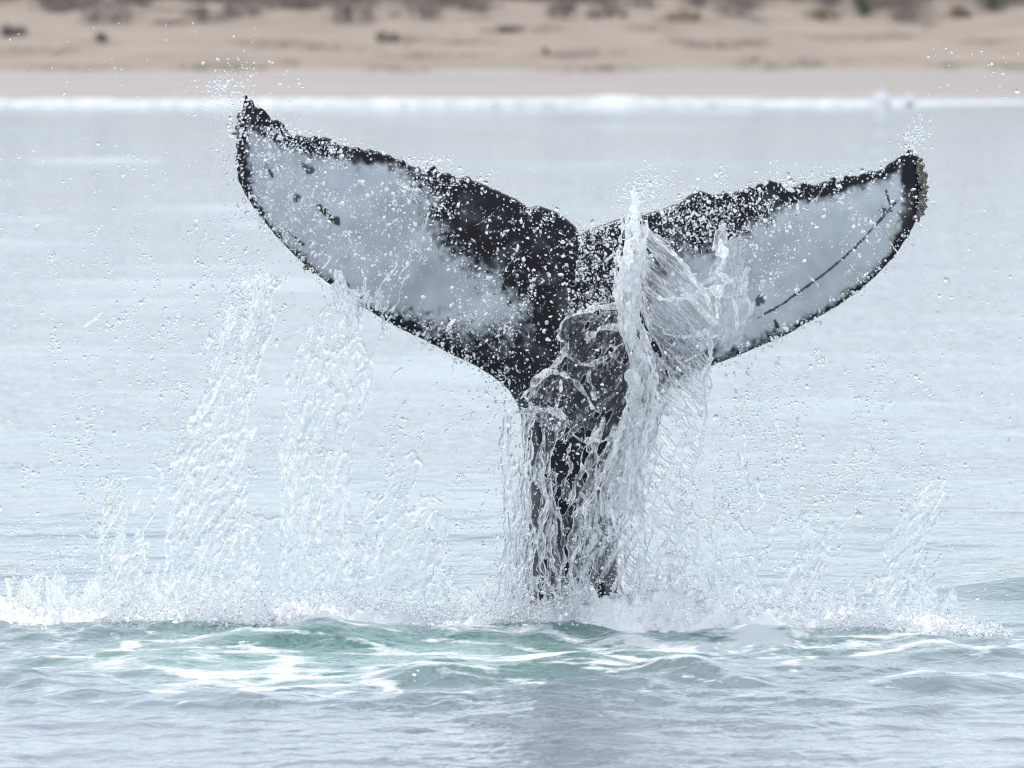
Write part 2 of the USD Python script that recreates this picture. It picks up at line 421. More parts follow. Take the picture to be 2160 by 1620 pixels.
def shrub(px, py, w, h, n, m_, label, group):
    r = np.random.default_rng(int(px * 7 + py))
    p = on_beach(px, py)
    t = thing("dune_shrub", label, "shrub", group, p - [0, 0, 0.03])
    put("crown", tuft(r, w, w * 0.8, h, n, 0.06), m_, t, False)
    st = [stick((0, 0, 0), (r.uniform(-.3, .3) * w, r.uniform(-.2, .2) * w, h * 0.6), 0.02, 0.008) for _ in range(5)]
    put("stem", trimesh.util.concatenate(st), M["stem"], t)


SH = [(236, 46, 1.7, 0.75, 900, "scrub", "low dark brown shrub furthest left at the foot of the dune scrub"),
      (425, 44, 1.3, 0.6, 700, "scrub", "brown dune shrub leaning over the sand between the left edge and the left fluke tip"),
      (505, 36, 1.2, 0.6, 600, "scrub", "small brown shrub on the dune above the left fluke tip"),
      (738, 46, 1.3, 1.0, 900, "scrub", "taller grey brown shrub hanging low on the dune right of the left fluke tip"),
      (872, 36, 1.5, 0.7, 700, "scrub", "wide brown shrub on the dune left of the notch of the flukes"),
      (1190, 38, 1.2, 0.8, 800, "scrub", "dark purplish brown shrub on the dune straight above the notch"),
      (1285, 38, 1.2, 0.7, 700, "scrub", "dark brown shrub just right of the notch, above a line of dry grass"),
      (1440, 42, 1.0, 0.5, 500, "straw", "pale brown dry shrub halfway between the notch and the green shrub"),
      (1565, 30, 1.7, 0.9, 900, "scrub", "broad dark shrub on the dune above the right fluke's middle"),
      (1735, 44, 1.3, 0.6, 700, "straw", "dry straw coloured shrub left of the upright green shrub"),
      (1818, 30, 0.7, 0.9, 500, "green_scrub", "upright green shrub on the dune above the right fluke"),
      (1930, 44, 1.6, 0.9, 900, "scrub", "dark brown shrub on the dune above the right fluke tip"),
      (2014, 36, 0.9, 0.5, 400, "straw", "small pale shrub low on the sand right of the right fluke tip"),
      (2094, 18, 0.9, 0.7, 500, "green_scrub", "green shrub near the right end of the dune")]
for a in SH:
    shrub(*a[:5], M[a[5]], a[6], "shrubs along the foot of the dune scrub")
# the mass of scrub behind: nobody could count it
r = np.random.default_rng(77)
vs = []
for _ in range(430):
    X = r.uniform(-24, 24)
    Y = float(on_beach(1080 + X * 58, 13 - 8 * math.sin(X * 0.9) - 6 * math.sin(X * 2.1 + 1))[1]) + abs(r.normal(0, 5.0))
    m_ = tuft(r, r.uniform(0.8, 2.2), r.uniform(0.8, 1.8), r.uniform(0.35, 0.85), 150, 0.09)
    m_.apply_translation([X, Y, float(beach_z(X, Y)) - 0.05])
    vs.append(m_)
tag(put("dune_scrub", trimesh.util.concatenate(vs), M["scrub"], None, False), "dense brown grey scrub covering the top of the dune behind the beach", "scrub", kind="stuff")
# scattered dry grass streaks and wrack on the sand
vs = []
for px_, py_, wpx, n_ in [(90, 108, 70, 40), (560, 93, 70, 60), (680, 103, 90, 50), (435, 146, 40, 40), (530, 143, 40, 24), (610, 135, 15, 12), (860, 85, 30, 30), (957, 90, 25, 20),
                          (1010, 88, 30, 20), (1060, 66, 40, 40), (1150, 64, 40, 40), (1230, 118, 70, 60), (1250, 150, 60, 40), (1310, 147, 40, 20), (1380, 62, 40, 50), (1430, 45, 50, 50),
                          (1435, 90, 30, 30), (1490, 100, 60, 50), (1560, 92, 50, 50), (1615, 143, 60, 40), (1700, 138, 40, 30), (1590, 128, 30, 20), (1780, 84, 50, 20), (2000, 142, 20, 20),
                          (1880, 78, 30, 20), (2080, 90, 40, 30), (2130, 144, 30, 20), (1950, 58, 20, 20), (2025, 35, 20, 30), (360, 50, 30, 50), (350, 22, 60, 50), (160, 148, 80, 40), (900, 118, 80, 40), (820, 148, 60, 30)]:
    for _ in range(n_):
        p = on_beach(px_ + r.normal(0, wpx * 0.8), py_ + r.normal(0, 3.5))
        m_ = tuft(r, 0.5, 0.3, 0.07, 6, 0.05)
        m_.apply_translation(p)
        vs.append(m_)
tag(put("beach_wrack", trimesh.util.concatenate(vs), M["weed"], None, False), "thin streaks of dry wrack and grass strewn over the sand", "wrack", kind="stuff")


def lump(r, sx, sy, sz, rough=0.25, sub=3):
    m_ = trimesh.creation.icosphere(sub)
    v = np.array(m_.vertices)
    import meshkit
    n = meshkit.fbm(v * 1.7 + r.uniform(0, 50, 3), 3, 3) - 0.5
    v = v * (1 + rough * 2 * n[:, None]) * [sx, sy, sz]
    return trimesh.Trimesh(v, m_.faces, process=False)


def beach_thing(name, px, py, label, cat, parts, group=None):
    p = on_beach(px, py)
    t = thing(name, label, cat, group, p)
    for nm, me, m_ in parts:
        put(nm, me, m_, t)
    return t


r = np.random.default_rng(5)
lg = trimesh.util.concatenate([stick((-0.42, 0, 0.12), (0.42, 0.1, 0.2), 0.15, 0.12, 9)])
st = lump(r, 0.22, 0.2, 0.2)
st.apply_translation((-0.25, 0, 0.2))
beach_thing("driftwood", 30, 75, "dark driftwood stump lying on the sand at the left edge", "driftwood", [("log", lg, M["driftwood"]), ("root", st, M["driftwood"])])
for px_, py_, w, h, lab in [(820, 88, 0.32, 0.30, "dark round clump of weed on the sand, left of the notch"), (1075, 66, 0.4, 0.12, "low dark clump at the end of a grassy streak above the notch"),
                            (210, 86, 0.2, 0.16, "small dark clump on the sand left of the left fluke tip")]:
    p = on_beach(px_, py_)
    t = tag(put("weed_clump", tuft(np.random.default_rng(px_), w * 2, w * 1.4, h * 1.5, 500, 0.06), M["weed"], None, False), lab, "clump of weed")
    UsdGeom.Xformable(t).AddTranslateOp().Set(Gf.Vec3d(*map(float, p)))
stn = lump(r, 0.16, 0.14, 0.17)
stn.apply_translation((0, 0, 0.13))
t = tag(put("stone", stn, M["stone"]), "pale yellowish stone on the sand near the left edge", "stone")
UsdGeom.Xformable(t).AddTranslateOp().Set(Gf.Vec3d(*map(float, on_beach(122, 112))))
pst = lump(r, 0.10, 0.1, 0.13)
pst.apply_translation((0, 0, 0.1))
t = tag(put("rock", pst, M["post"]), "small rusty brown rock on the sand straight above the notch", "rock")
UsdGeom.Xformable(t).AddTranslateOp().Set(Gf.Vec3d(*map(float, on_beach(1150, 114))))

def surf_peak(r, w, h):
    """One ragged tongue of white water: a lumpy cone with a torn top."""
    import meshkit
    m_ = trimesh.creation.icosphere(4)
    v = np.array(m_.vertices)
    n = meshkit.fbm(v * 2.4 + r.uniform(0, 50, 3), 4, 5) - 0.5
    k = 1 - 0.75 * smooth(-0.9, 1.0, v[:, 2])
    v = np.stack([v[:, 0] * w * k * (1 + 1.2 * n), v[:, 1] * 0.2 * k, (v[:, 2] + 0.9) / 1.9 * h * (1 + 1.3 * n)], 1)
    return trimesh.Trimesh(v, m_.faces, process=False)


# the breaker on the shore
sx = np.arange(-42, 42, 0.11)
prof = np.linspace(0, 1, 26)
SX, PR = np.meshgrid(sx, prof)
yc = np.interp(SX, [-60, -16, -6, 0, 4, 9, 16, 60], [192.4, 192.4, 192.2, 191.2, 191.2, 192.4, 197, 193])
hh = np.interp(SX, [-42, -16, -9, -3, 1, 6, 10.5, 13, 16, 42], [0.14, 0.14, 0.16, 0.24, 0.22, 0.18, 0.15, 0.05, 0.03, 0.15])
n1 = field(SX.shape, 1.6, 3, 61)
n2 = field(SX.shape, 4, 14, 62)
bump = np.sin(np.pi * np.clip(PR, 0, 1)) ** 0.6
zz = hh * bump * (1 + 0.18 * n1 + 0.14 * n2) - 0.02
yy = yc + (PR - 0.5) * 2.6 + 0.1 * n2
v = np.stack([SX, yy, zz], -1).reshape(-1, 3)
b = SX.shape[1]
q = (np.arange(SX.shape[0] - 1)[:, None] * b + np.arange(b - 1)).ravel()
tag(put("shore_breaker", (v, np.stack([q, q + 1, q + b + 1, q + b], 1)), M["surf"]), "long low white breaker running along the sandy shore", "wave")
for px_, hgt, w, lab in [(1826, 0.42, 0.34, "taller white splash leaping from the shore breaker at the right"), (1884, 0.34, 0.2, "small white splash at the right end of the shore breaker")]:
    p = at(px_, 206, 201.0)
    r = np.random.default_rng(px_)
    t = tag(put("surf_splash", surf_peak(r, w, hgt), M["froth"]), lab, "splash")
    UsdGeom.Xformable(t).AddTranslateOp().Set(Gf.Vec3d(float(p[0]), 192.6, 0.0))

# ------------------------------------------------------------------ the whale
OUT = [(1222, 498), (1214, 478), (1190, 456), (1160, 441), (1132, 432), (1116, 440), (1090, 420), (1050, 402), (1010, 385), (980, 374), (950, 371), (925, 368), (912, 352), (895, 358), (880, 346),
       (850, 340), (820, 330), (780, 318), (740, 310), (715, 305), (690, 296), (650, 290), (620, 278), (600, 271), (588, 258), (568, 247), (556, 234), (545, 224), (530, 214), (522, 206), (518, 196),
       (515, 215), (508, 240), (501, 265), (497, 300), (498, 340), (502, 375), (512, 400), (530, 430), (548, 455), (580, 495), (620, 538), (660, 573), (700, 603), (740, 632), (780, 656), (820, 681),
       (870, 705), (920, 730), (960, 752), (1000, 771), (1030, 788), (1055, 805), (1075, 825), (1090, 850), (1098, 875), (1104, 905), (1112, 960), (1118, 1020), (1116, 1100), (1110, 1200), (1102, 1300), (1095, 1420),
       (1325, 1420), (1312, 1300), (1302, 1200), (1300, 1100), (1310, 1020), (1328, 960), (1352, 900), (1372, 860), (1395, 832), (1420, 810), (1455, 790), (1510, 768), (1570, 745), (1640, 715), (1700, 683),
       (1760, 650), (1810, 615), (1850, 580), (1880, 549), (1905, 515), (1925, 480), (1938, 458), (1944, 430), (1947, 390), (1944, 355), (1938, 332), (1930, 319), (1919, 313), (1905, 322), (1890, 331),
       (1875, 348), (1855, 355), (1830, 363), (1800, 374), (1772, 383), (1758, 376), (1740, 379), (1700, 386), (1680, 385), (1660, 391), (1632, 384), (1618, 379), (1600, 389), (1580, 393), (1560, 405),
       (1530, 403), (1500, 412), (1482, 405), (1468, 402), (1450, 415), (1430, 428), (1400, 440), (1370, 449), (1340, 455), (1310, 461), (1280, 471), (1250, 481), (1232, 490)]
out = np.array(OUT, float)
# resample densely, add knobs along the trailing edges and small nicks elsewhere
seg = np.linalg.norm(np.diff(np.vstack([out, out[:1]]), axis=0), axis=1)
cum = np.concatenate([[0], np.cumsum(seg)])
ss = np.arange(0, cum[-1], 2.2)
ox = np.interp(ss, cum, np.append(out[:, 0], out[0, 0]))
oy = np.interp(ss, cum, np.append(out[:, 1], out[0, 1]))
ox, oy = (ndimage.gaussian_filter1d(a, 2.2, mode="wrap") for a in (ox, oy))
tx, ty = np.gradient(ox), np.gradient(oy)
tl = np.hypot(tx, ty)
nxx, nyy = ty / tl, -tx / tl
i_l, i_r = OUT.index((518, 196)), OUT.index((1919, 313))
trail = np.where((ss > cum[8]) & (ss < cum[i_l]), 1.0, np.where((ss > cum[i_r]) & (ss < cum[-12]), 1.0, 0.0))
trail[(ss > cum[i_l]) & (ss < cum[i_l + 6])] = 0.3
trail[(ss < cum[i_r]) & (ss > cum[i_r - 8])] = 0.45
trail = ndimage.gaussian_filter1d(trail, 4, mode="wrap") * smooth(8, 45, np.hypot(ox - 518, oy - 196))
kn = np.random.default_rng(31).standard_normal(len(ss))
k1, k2 = (ndimage.gaussian_filter1d(kn, s, mode="wrap") for s in (2.2, 5.5))
k1, k2 = k1 / k1.std(), k2 / k2.std()
sgn = -1 if shapely.Polygon(np.stack([ox, oy], 1)).contains(shapely.Point(ox[900] + 4 * nxx[900], oy[900] + 4 * nyy[900])) else 1
knob = trail * (1.9 * np.abs(k1) ** 0.8 * np.sign(k1) + 1.2 * k2) + 0.5 * k1
ox, oy = ox + sgn * nxx * knob, oy + sgn * nyy * knob
poly = shapely.Polygon(np.stack([ox, oy], 1)).buffer(0)
if poly.geom_type != "Polygon":
    poly = max(poly.geoms, key=lambda g: g.area)
bnd = np.array(poly.exterior.coords)[:-1]
bnd = bnd[np.concatenate([[True], np.linalg.norm(np.diff(bnd, axis=0), axis=1) > 0.8])]
g = 2.6
gx, gy = np.meshgrid(np.arange(480, 1965, g), np.arange(180, 1420, g * 0.9))
gx[1::2] += g / 2
pts = np.stack([gx.ravel(), gy.ravel()], 1)
shapely.prepare(poly)
pts = pts[shapely.contains_xy(poly, pts[:, 0], pts[:, 1])]
D = shapely.distance(shapely.points(pts), poly.exterior)
pts, D = pts[D > g * 0.55], D[D > g * 0.55]
P2 = np.vstack([bnd, pts])
D = np.concatenate([np.zeros(len(bnd)), D])
tri = Delaunay(P2).simplices
cen = P2[tri].mean(1)
tri = tri[shapely.contains_xy(poly, cen[:, 0], cen[:, 1])]
e1, e2 = P2[tri[:, 1]] - P2[tri[:, 0]], P2[tri[:, 2]] - P2[tri[:, 0]]
ar = e1[:, 0] * e2[:, 1] - e1[:, 1] * e2[:, 0]
tri[ar < 0] = tri[ar < 0][:, ::-1]
tri = tri[np.abs(ar) > 1e-6]


def whale_mid(px, py):
    """Depth of the fluke's middle surface: it leans away with height and its tips curl back."""
    px, py = np.asarray(px, float), np.asarray(py, float)
    u = (px - 1230) / 720.0
    h = (1310 - py) * PX
    top = 0.20 * np.maximum(h - 1.1, 0)
    fl = smooth(900, 650, py)
    return 40.25 + top + fl * (0.42 * u ** 2 + 0.10 * np.abs(u))


def whale_thick(px, py, d):
    u = np.abs(px - 1230) / 720.0
    lead = smooth(-0.02, 0.28, (py - (430 - 0.12 * np.abs(px - 1230))) / 700)
    w = 40 + 120 * (1 - lead)
    tf = 0.24 * (1 - 0.72 * np.clip(u, 0, 1) ** 0.8) * np.sqrt(np.clip(1 - (1 - np.minimum(d / w, 1)) ** 2, 0, 1))
    xc = np.interp(py, [500, 850, 1050, 1310, 1420], [1226, 1236, 1206, 1207, 1210])
    hw = np.interp(py, [500, 650, 780, 860, 960, 1100, 1310, 1420], [150, 190, 170, 142, 112, 94, 108, 116])
    amp = np.interp(py, [480, 560, 700, 850, 1000, 1310, 1420], [0.0, 0.08, 0.34, 0.62, 0.62, 0.72, 0.76])
    tsx = amp * np.sqrt(np.clip(1 - (np.abs(px - xc) / hw) ** 2, 0, 1))
    edge = np.sqrt(np.clip(d / 30, 0, 1))
    return np.minimum(tf ** 2 + (tsx * edge) ** 2, 4) ** 0.5


tk = whale_thick(P2[:, 0], P2[:, 1], D)
tk[:len(bnd)] = 0
ym = whale_mid(P2[:, 0], P2[:, 1])
base = at(P2[:, 0], P2[:, 1], ym)
front, back = base.copy(), base.copy()
front[:, 1] -= tk * 0.5
back[:, 1] += tk * 0.5
nb, nP = len(bnd), len(P2)
V = np.vstack([front, back[nb:]])
bi = np.arange(nP)
bi[nb:] = np.arange(nP, nP + nP - nb)
Fc = np.vstack([tri, bi[tri][:, ::-1]])
# pigment of the underside
WL = [(526, 268), (560, 288), (600, 312), (650, 325), (700, 338), (760, 345), (820, 350), (862, 368), (893, 395), (906, 430), (900, 468), (925, 505), (965, 535), (1005, 565), (1045, 595), (1092, 622), (1112, 645),
      (1112, 675), (1085, 698), (1040, 702), (1000, 702), (960, 692), (900, 676), (860, 668), (815, 655), (772, 640), (722, 606), (664, 566), (604, 510), (565, 462), (538, 412), (526, 360), (524, 300)]
WR = [(1898, 356), (1860, 378), (1790, 405), (1710, 428), (1655, 446), (1615, 470), (1585, 495), (1540, 520), (1495, 530), (1440, 548), (1400, 585), (1378, 640), (1395, 690), (1450, 722), (1510, 744), (1565, 733),
      (1625, 706), (1685, 680), (1745, 645), (1803, 605), (1850, 565), (1876, 530), (1893, 482), (1902, 430), (1903, 390)]


def sd(poly_pts, p):
    pg = shapely.Polygon(poly_pts)
    d = shapely.distance(shapely.points(p), pg.exterior)
    return np.where(shapely.contains_xy(pg, p[:, 0], p[:, 1]), d, -d)


def pix_noise(p, cell, grain, seed):
    f = field((700, 900), grain, grain, seed)
    return ndimage.map_coordinates(f, [(p[:, 1] - 150) / cell, (p[:, 0] - 450) / cell], order=1, mode="reflect")


n_f, n_m, n_c = pix_noise(P2, 2.0, 1.5, 1), pix_noise(P2, 2.0, 5, 2), pix_noise(P2, 2.0, 14, 3)
cx = np.minimum(np.abs(P2[:, 0] - 1230) / 700, 1)
soft = np.interp(np.abs(P2[:, 0] - 1230), [100, 330, 420, 700], [34, 28, 13, 8])
wd = np.maximum(sd(WL, P2), sd(WR, P2)) + (0.34 * n_f + 0.18 * n_m + 0.06 * n_c) * soft
wm = smooth(-1.0, 1.0, wd / soft)
smoke = 0.15 * smooth(-0.2, 1.6, n_c * 0.7 + n_m * 0.7) * smooth(-150, -10, wd) * smooth(8, 45, D)
wm = np.clip(wm * (0.95 + 0.035 * n_m + 0.05 * n_c) + smoke, 0, 1)


def scar(pts_, w, s=1.0):
    d = shapely.distance(shapely.points(P2), shapely.LineString(pts_))
    return s * (1 - smooth(w * 0.45, w, d + n_f * w * 0.22))


dark = np.zeros(nP)
for c_, rad in [((645, 349), 13), ((657, 361), 11), ((627, 420), 11), ((1861, 443), 11), ((1604, 631), 13), ((560, 352), 6), ((1073, 640), 4), ((728, 603), 10), ((1600, 641), 8), ((1090, 700), 6)]:
    d = np.hypot(P2[:, 0] - c_[0], P2[:, 1] - c_[1])
    dark = np.maximum(dark, (1 - smooth(rad * 0.6, rad, d + n_f * 2)) * 0.9)
for l_, w in [([(678, 436), (695, 455), (712, 470)], 8), ([(1600, 668), (1650, 640), (1740, 575), (1800, 525), (1850, 470), (1890, 425)], 3.2), ([(1634, 676), (1642, 690)], 4), ([(560, 338), (575, 372)], 4),
              ([(945, 668), (955, 690)], 4), ([(938, 690), (928, 705)], 4), ([(600, 480), (640, 515)], 3), ([(1868, 400), (1880, 445)], 3)]:
    dark = np.maximum(dark, scar(l_, w))
wm = wm * (1 - 0.92 * dark)
black, white = np.array([0.007, 0.007, 0.009]), np.array([0.40, 0.425, 0.455])
pig = black + wm[:, None] * (white - black)
algae = smooth(60, 15, D) * smooth(300, 640, np.abs(P2[:, 0] - 1230)) * smooth(0, 0.6, n_c) * (P2[:, 1] > 400)
pig = pig * (1 - 0.5 * algae[:, None] * wm[:, None]) + 0.5 * (algae * wm)[:, None] * np.array([0.30, 0.33, 0.24])
stockdark = smooth(760, 860, P2[:, 1])
pig = pig * (1 - stockdark[:, None]) + stockdark[:, None] * np.array([0.011, 0.011, 0.015]) * (1 + 0.3 * np.clip(n_m, -1, 1))[:, None]
pig = np.vstack([pig, np.tile([0.02, 0.02, 0.025], (nP - nb, 1))])
whale = thing("humpback_whale", "black humpback whale lifting its white patched tail flukes out of the sea", "whale")
put("tail", (V, Fc), M["skin"], whale, True, {"pigment": pig})


def crust(pts_, n, rad, seed):
    r_ = np.random.default_rng(seed)
    line = shapely.LineString(pts_)
    me = []
    for _ in range(n):
        q = line.interpolate(r_.uniform(0, line.length))
        px_, py_ = q.x + r_.normal(0, 3), q.y + r_.normal(0, 3)
        p = at(px_, py_, whale_mid(px_, py_) - r_.uniform(0.0, 0.03))
        c_ = lump(r_, *(rad * r_.uniform(0.5, 1.3, 3)), 0.35, 1)
        c_.apply_translation(p)
        me.append(c_)
    return trimesh.util.concatenate(me)


tag(put("barnacle_crust", crust([(1932, 330), (1944, 360), (1948, 400), (1944, 440), (1934, 462)], 90, 0.020, 1), M["barnacle"], whale, False), "greyish brown barnacle crust along the right fluke tip")
tag(put("barnacle_crust", crust([(515, 232), (506, 255), (500, 285)], 40, 0.014, 2), M["barnacle"], whale, False), "small pale crust on the left fluke tip")
tag(put("barnacle_crust", crust([(648, 563), (662, 572)], 10, 0.013, 3), M["barnacle"], whale, False), "tiny brown crust on the left fluke's leading edge")


# ------------------------------------------------------------------ falling water
def sheet(rows, Y, seed, edge=14, hole=0.55, thick=0.010, wave=0.03, froth0=0.06, froth1=0.5, slant=0.0, fine=1.0, lean=0.0, rimk=1.0, step=2.0, alongy=2.6):
    """A torn film of water: rows of (py, left px, right px); a closed mesh whose thickness is wrinkled, with a thicker rim."""
    rows = np.array(rows, float)
    y0, y1 = rows[:, 0].min() - 30, rows[:, 0].max()
    x0, x1 = rows[:, 1].min() - 40, rows[:, 2].max() + 40
    gx, gy = np.meshgrid(np.arange(x0, x1, step), np.arange(y0, y1, step))
    sh = gx.shape
    xl, xr = np.interp(gy, rows[:, 0], rows[:, 1]), np.interp(gy, rows[:, 0], rows[:, 2])
    d = np.minimum(np.minimum(gx - xl, xr - gx), gy - rows[0, 0])
    if y1 < 1300:
        d = np.minimum(d, (y1 - gy) * 0.45 - 6)
    # fields sheared so that the wrinkles follow the fall
    def fl(ay, ax, s, sl=slant):
        f = field((sh[0], sh[1] + 240), ay, ax, s)
        cx_ = (gx - x0) / step + sl * (gy - y0) / step
        cy_ = (gy - y0) / step
        return ndimage.map_coordinates(f, [cy_, np.mod(cx_, sh[1] + 239)], order=1, mode="reflect")
    a = alongy
    n_edge = 0.6 * fl(5 * a, 5, seed) + 0.5 * fl(2.2 * a, 2.2, seed + 1)
    n_hole = 0.8 * fl(8 * a, 3.4, seed + 2) + 0.55 * fl(2.5 * a, 2.0, seed + 8)
    n1, n2, n3 = fl(1.5 * a * fine, 1.6 * fine, seed + 3), fl(3.0 * a * fine, 2.8 * fine, seed + 4, slant * 1.6), fl(11 * a, 9, seed + 5)
    n4 = fl(1.6 * fine, 2.2 * fine, seed + 7)
    d = d + edge * n_edge
    fall = (gy - y0) / (y1 - y0)
    hl = (n_hole - (2.2 - 2.6 * hole) - (0.7 * (fall - 0.6) if y1 > 1300 else 0)) * 14        # positive: a hole
    m = np.minimum(d, -hl)
    keep = m > 0
    lab, n = ndimage.label(keep)
    if n:
        size = ndimage.sum(keep, lab, np.arange(1, n + 1))
        keep &= np.isin(lab, np.nonzero(size > 20)[0] + 1)
    cell = keep[:-1, :-1] & keep[1:, :-1] & keep[:-1, 1:] & keep[1:, 1:]
    cnt = np.zeros(sh, int)
    for dy in (0, 1):
        for dx in (0, 1):
            cnt[dy:sh[0] - 1 + dy, dx:sh[1] - 1 + dx] += cell
    use, inner = cnt > 0, cnt == 4
    e = np.sqrt(np.clip(m / 7, 0, 1))
    ridge = np.clip(1 - np.abs(n2) * 1.6, 0, 1) ** 2 + 0.6 * np.clip(1 - np.abs(n4 + 0.4 * n1) * 1.8, 0, 1) ** 2
    rim = np.exp(-((m - 6) / 4.5) ** 2)
    t = e * thick * (0.35 + 0.30 * np.abs(n1) + 0.9 * ridge + 0.35 * np.clip(n3, -0.5, 1.5) + 1.3 * rimk * rim)
    t = np.clip(t, 0.0006, 0.05) * inner
    off = wave * (0.6 * n3 + 0.28 * n2 + 0.10 * n1)
    Ym = Y + off + lean * (gy - y0) / (y1 - y0)
    B = at(gx, gy, Ym)
    idx = np.full(sh, -1)
    nu = int(use.sum())
    idx[use] = np.arange(nu)
    bidx = idx.copy()
    bidx[inner] = nu + np.arange(int(inner.sum()))
    Vf, Vb = B[use].copy(), B[inner].copy()
    Vf[:, 1] -= t[use] * 0.5
    Vb[:, 1] += t[inner] * 0.5
    cy, cx = np.nonzero(cell)

    def quads(ix, flip):
        q = np.stack([ix[cy, cx], ix[cy + 1, cx], ix[cy + 1, cx + 1], ix[cy, cx + 1]], 1)
        f = np.vstack([q[:, [0, 1, 2]], q[:, [0, 2, 3]]])
        return f[:, ::-1] if flip else f
    fr = froth0 + froth1 * (0.5 * np.clip(ridge - 0.35, 0, 1) + 0.55 * rim * rimk) * np.clip(0.7 + 0.5 * n3, 0.1, 1.5)
    fr = np.clip(fr, 0, 0.92)
    return (np.vstack([Vf, Vb]), np.vstack([quads(idx, False), quads(bidx, True)])), np.concatenate([fr[use], fr[inner]])


def strand(pts_, Y, seed, froth=0.35, sides=12, wob=3.0):
    """A rope of water: points (px, py, radius px), necked and stringy."""
    p = np.array(pts_, float)
    sl = np.concatenate([[0], np.cumsum(np.hypot(*np.diff(p[:, :2], axis=0).T))])
    s = np.arange(0, sl[-1], 1.8)
    px_, py_, R = (np.interp(s, sl, p[:, k]) for k in range(3))
    px_, py_ = (ndimage.gaussian_filter1d(a, 7, mode="nearest") for a in (px_, py_))
    r_ = np.random.default_rng(seed)
    n = len(s)

    def nz(g_, k=None):
        a = r_.standard_normal(n + 80) if k is None else r_.standard_normal((n + 80, k))
        a = ndimage.gaussian_filter1d(a, g_, axis=0)[40:40 + n]
        return a / (a.std() + 1e-9)
    rr = 0.72 * R * np.clip(1 + 0.38 * nz(2.2) + 0.30 * nz(7), 0.25, 2.4)
    rr *= np.clip(np.minimum(s, s[-1] - s) / 9, 0.05, 1) ** 0.5
    ang = ndimage.gaussian_filter(r_.standard_normal((n, sides)), (6, 0.8), mode=("nearest", "wrap"))
    ang = ang / ang.std()
    RR = rr[:, None] * np.clip(1 + 0.22 * ang, 0.4, 1.8) * PX
    px_, py_ = px_ + wob * nz(8) + 0.35 * R * nz(4), py_
    P = at(px_, py_, np.asarray(Y) if np.ndim(Y) == 0 else np.interp(s, sl, Y))
    P[:, 1] += 0.012 * nz(8)
    v, f = tube(P, RR, sides)
    fr = np.clip(froth * (1 + 0.55 * nz(6)), 0.0, 0.9)
    return (v, f), np.concatenate([np.repeat(fr, sides), fr[:1], fr[-1:]])


def curtain(label, sheets=(), strands=(), cat="falling water", name="water_curtain", group="curtains of water pouring off the flukes"):
    t = thing(name, label, cat, group)
    for rows, kw in sheets:
        kw = dict(kw)
        film = M[kw.pop("film", "falling_water")]
        me, fr = sheet(rows, **kw)
        put("film", me, film, t, True, {"froth": fr})
    for pts_, kw in strands:
        me, fr = strand(pts_, **kw)
        put("strand", me, M["falling_water"], t, True, {"froth": fr})
    return t


curtain("tall leftmost curtain of water falling below the left fluke tip",
        [([(600, 515, 585), (660, 465, 575), (720, 440, 558), (800, 430, 540), (870, 400, 525), (950, 372, 515), (1050, 355, 525), (1150, 348, 545), (1250, 345, 565), (1325, 335, 580)],
          dict(Y=40.15, seed=100, edge=11, hole=0.30, slant=0.28, thick=0.014, froth1=0.65)),
         ([(575, 525, 585), (640, 500, 570), (720, 470, 545), (760, 470, 530)], dict(Y=40.05, seed=120, edge=14, hole=0.38, slant=0.3, froth0=0.5, froth1=0.8, fine=0.7)),
         ([(1085, 525, 600), (1120, 522, 605), (1320, 540, 600)], dict(Y=40.25, seed=140, edge=4, hole=0.1, thick=0.006, wave=0.015, froth0=0.03, froth1=0.25))],
        [([(562, 590, 5), (548, 640, 6), (530, 700, 5), (520, 770, 5), (512, 850, 4)], dict(Y=40.1, seed=1, froth=0.4)),
         ([(500, 640, 4), (470, 690, 5), (452, 760, 4), (430, 850, 4), (395, 940, 4), (368, 1040, 3), (350, 1150, 4), (350, 1290, 5)], dict(Y=40.1, seed=2, froth=0.3)),
         ([(505, 900, 4), (490, 960, 5), (505, 1060, 4), (512, 1180, 4), (520, 1300, 5)], dict(Y=40.05, seed=3, froth=0.3))])
curtain("wide curtain of water hanging from the left fluke's lower edge",
        [([(612, 715, 800), (650, 680, 812), (700, 640, 800), (760, 615, 788), (830, 600, 768), (900, 592, 748), (1000, 585, 732), (1100, 588, 735), (1200, 592, 742), (1325, 588, 765)],
          dict(Y=40.2, seed=200, edge=10, hole=0.26, slant=0.14, thick=0.013, froth1=0.65)),
         ([(600, 700, 770), (650, 690, 790), (690, 700, 770)], dict(Y=40.12, seed=220, edge=22, hole=0.6, thick=0.007, froth0=0.35, froth1=0.7, slant=-0.1, fine=0.7))],
        [([(815, 655, 3), (812, 690, 4), (790, 740, 5), (778, 800, 5), (765, 860, 4), (748, 910, 4), (735, 980, 5), (730, 1080, 4), (728, 1200, 5), (740, 1310, 5)], dict(Y=40.1, seed=4, froth=0.4)),
         ([(660, 690, 3), (625, 760, 4), (605, 820, 5), (600, 900, 5), (590, 1000, 4), (595, 1060, 3), (606, 1140, 5), (598, 1240, 4), (590, 1310, 4)], dict(Y=40.12, seed=5, froth=0.3)),
         ([(740, 640, 4), (715, 700, 4), (690, 770, 4), (665, 830, 5), (660, 920, 4), (655, 1010, 5), (665, 1120, 4)], dict(Y=40.12, seed=6, froth=0.3)),
         ([(862, 570, 2.5), (848, 605, 4), (835, 625, 3), (826, 650, 3), (815, 668, 3), (812, 690, 3)], dict(Y=40.15, seed=7, froth=0.45)),
         ([(905, 440, 4), (885, 480, 3), (868, 520, 4), (858, 560, 3), (835, 600, 3)], dict(Y=40.2, seed=8, froth=0.5)),
         ([(835, 545, 3), (825, 580, 3), (805, 600, 4), (800, 640, 3), (795, 655, 3)], dict(Y=40.2, seed=9, froth=0.45))])
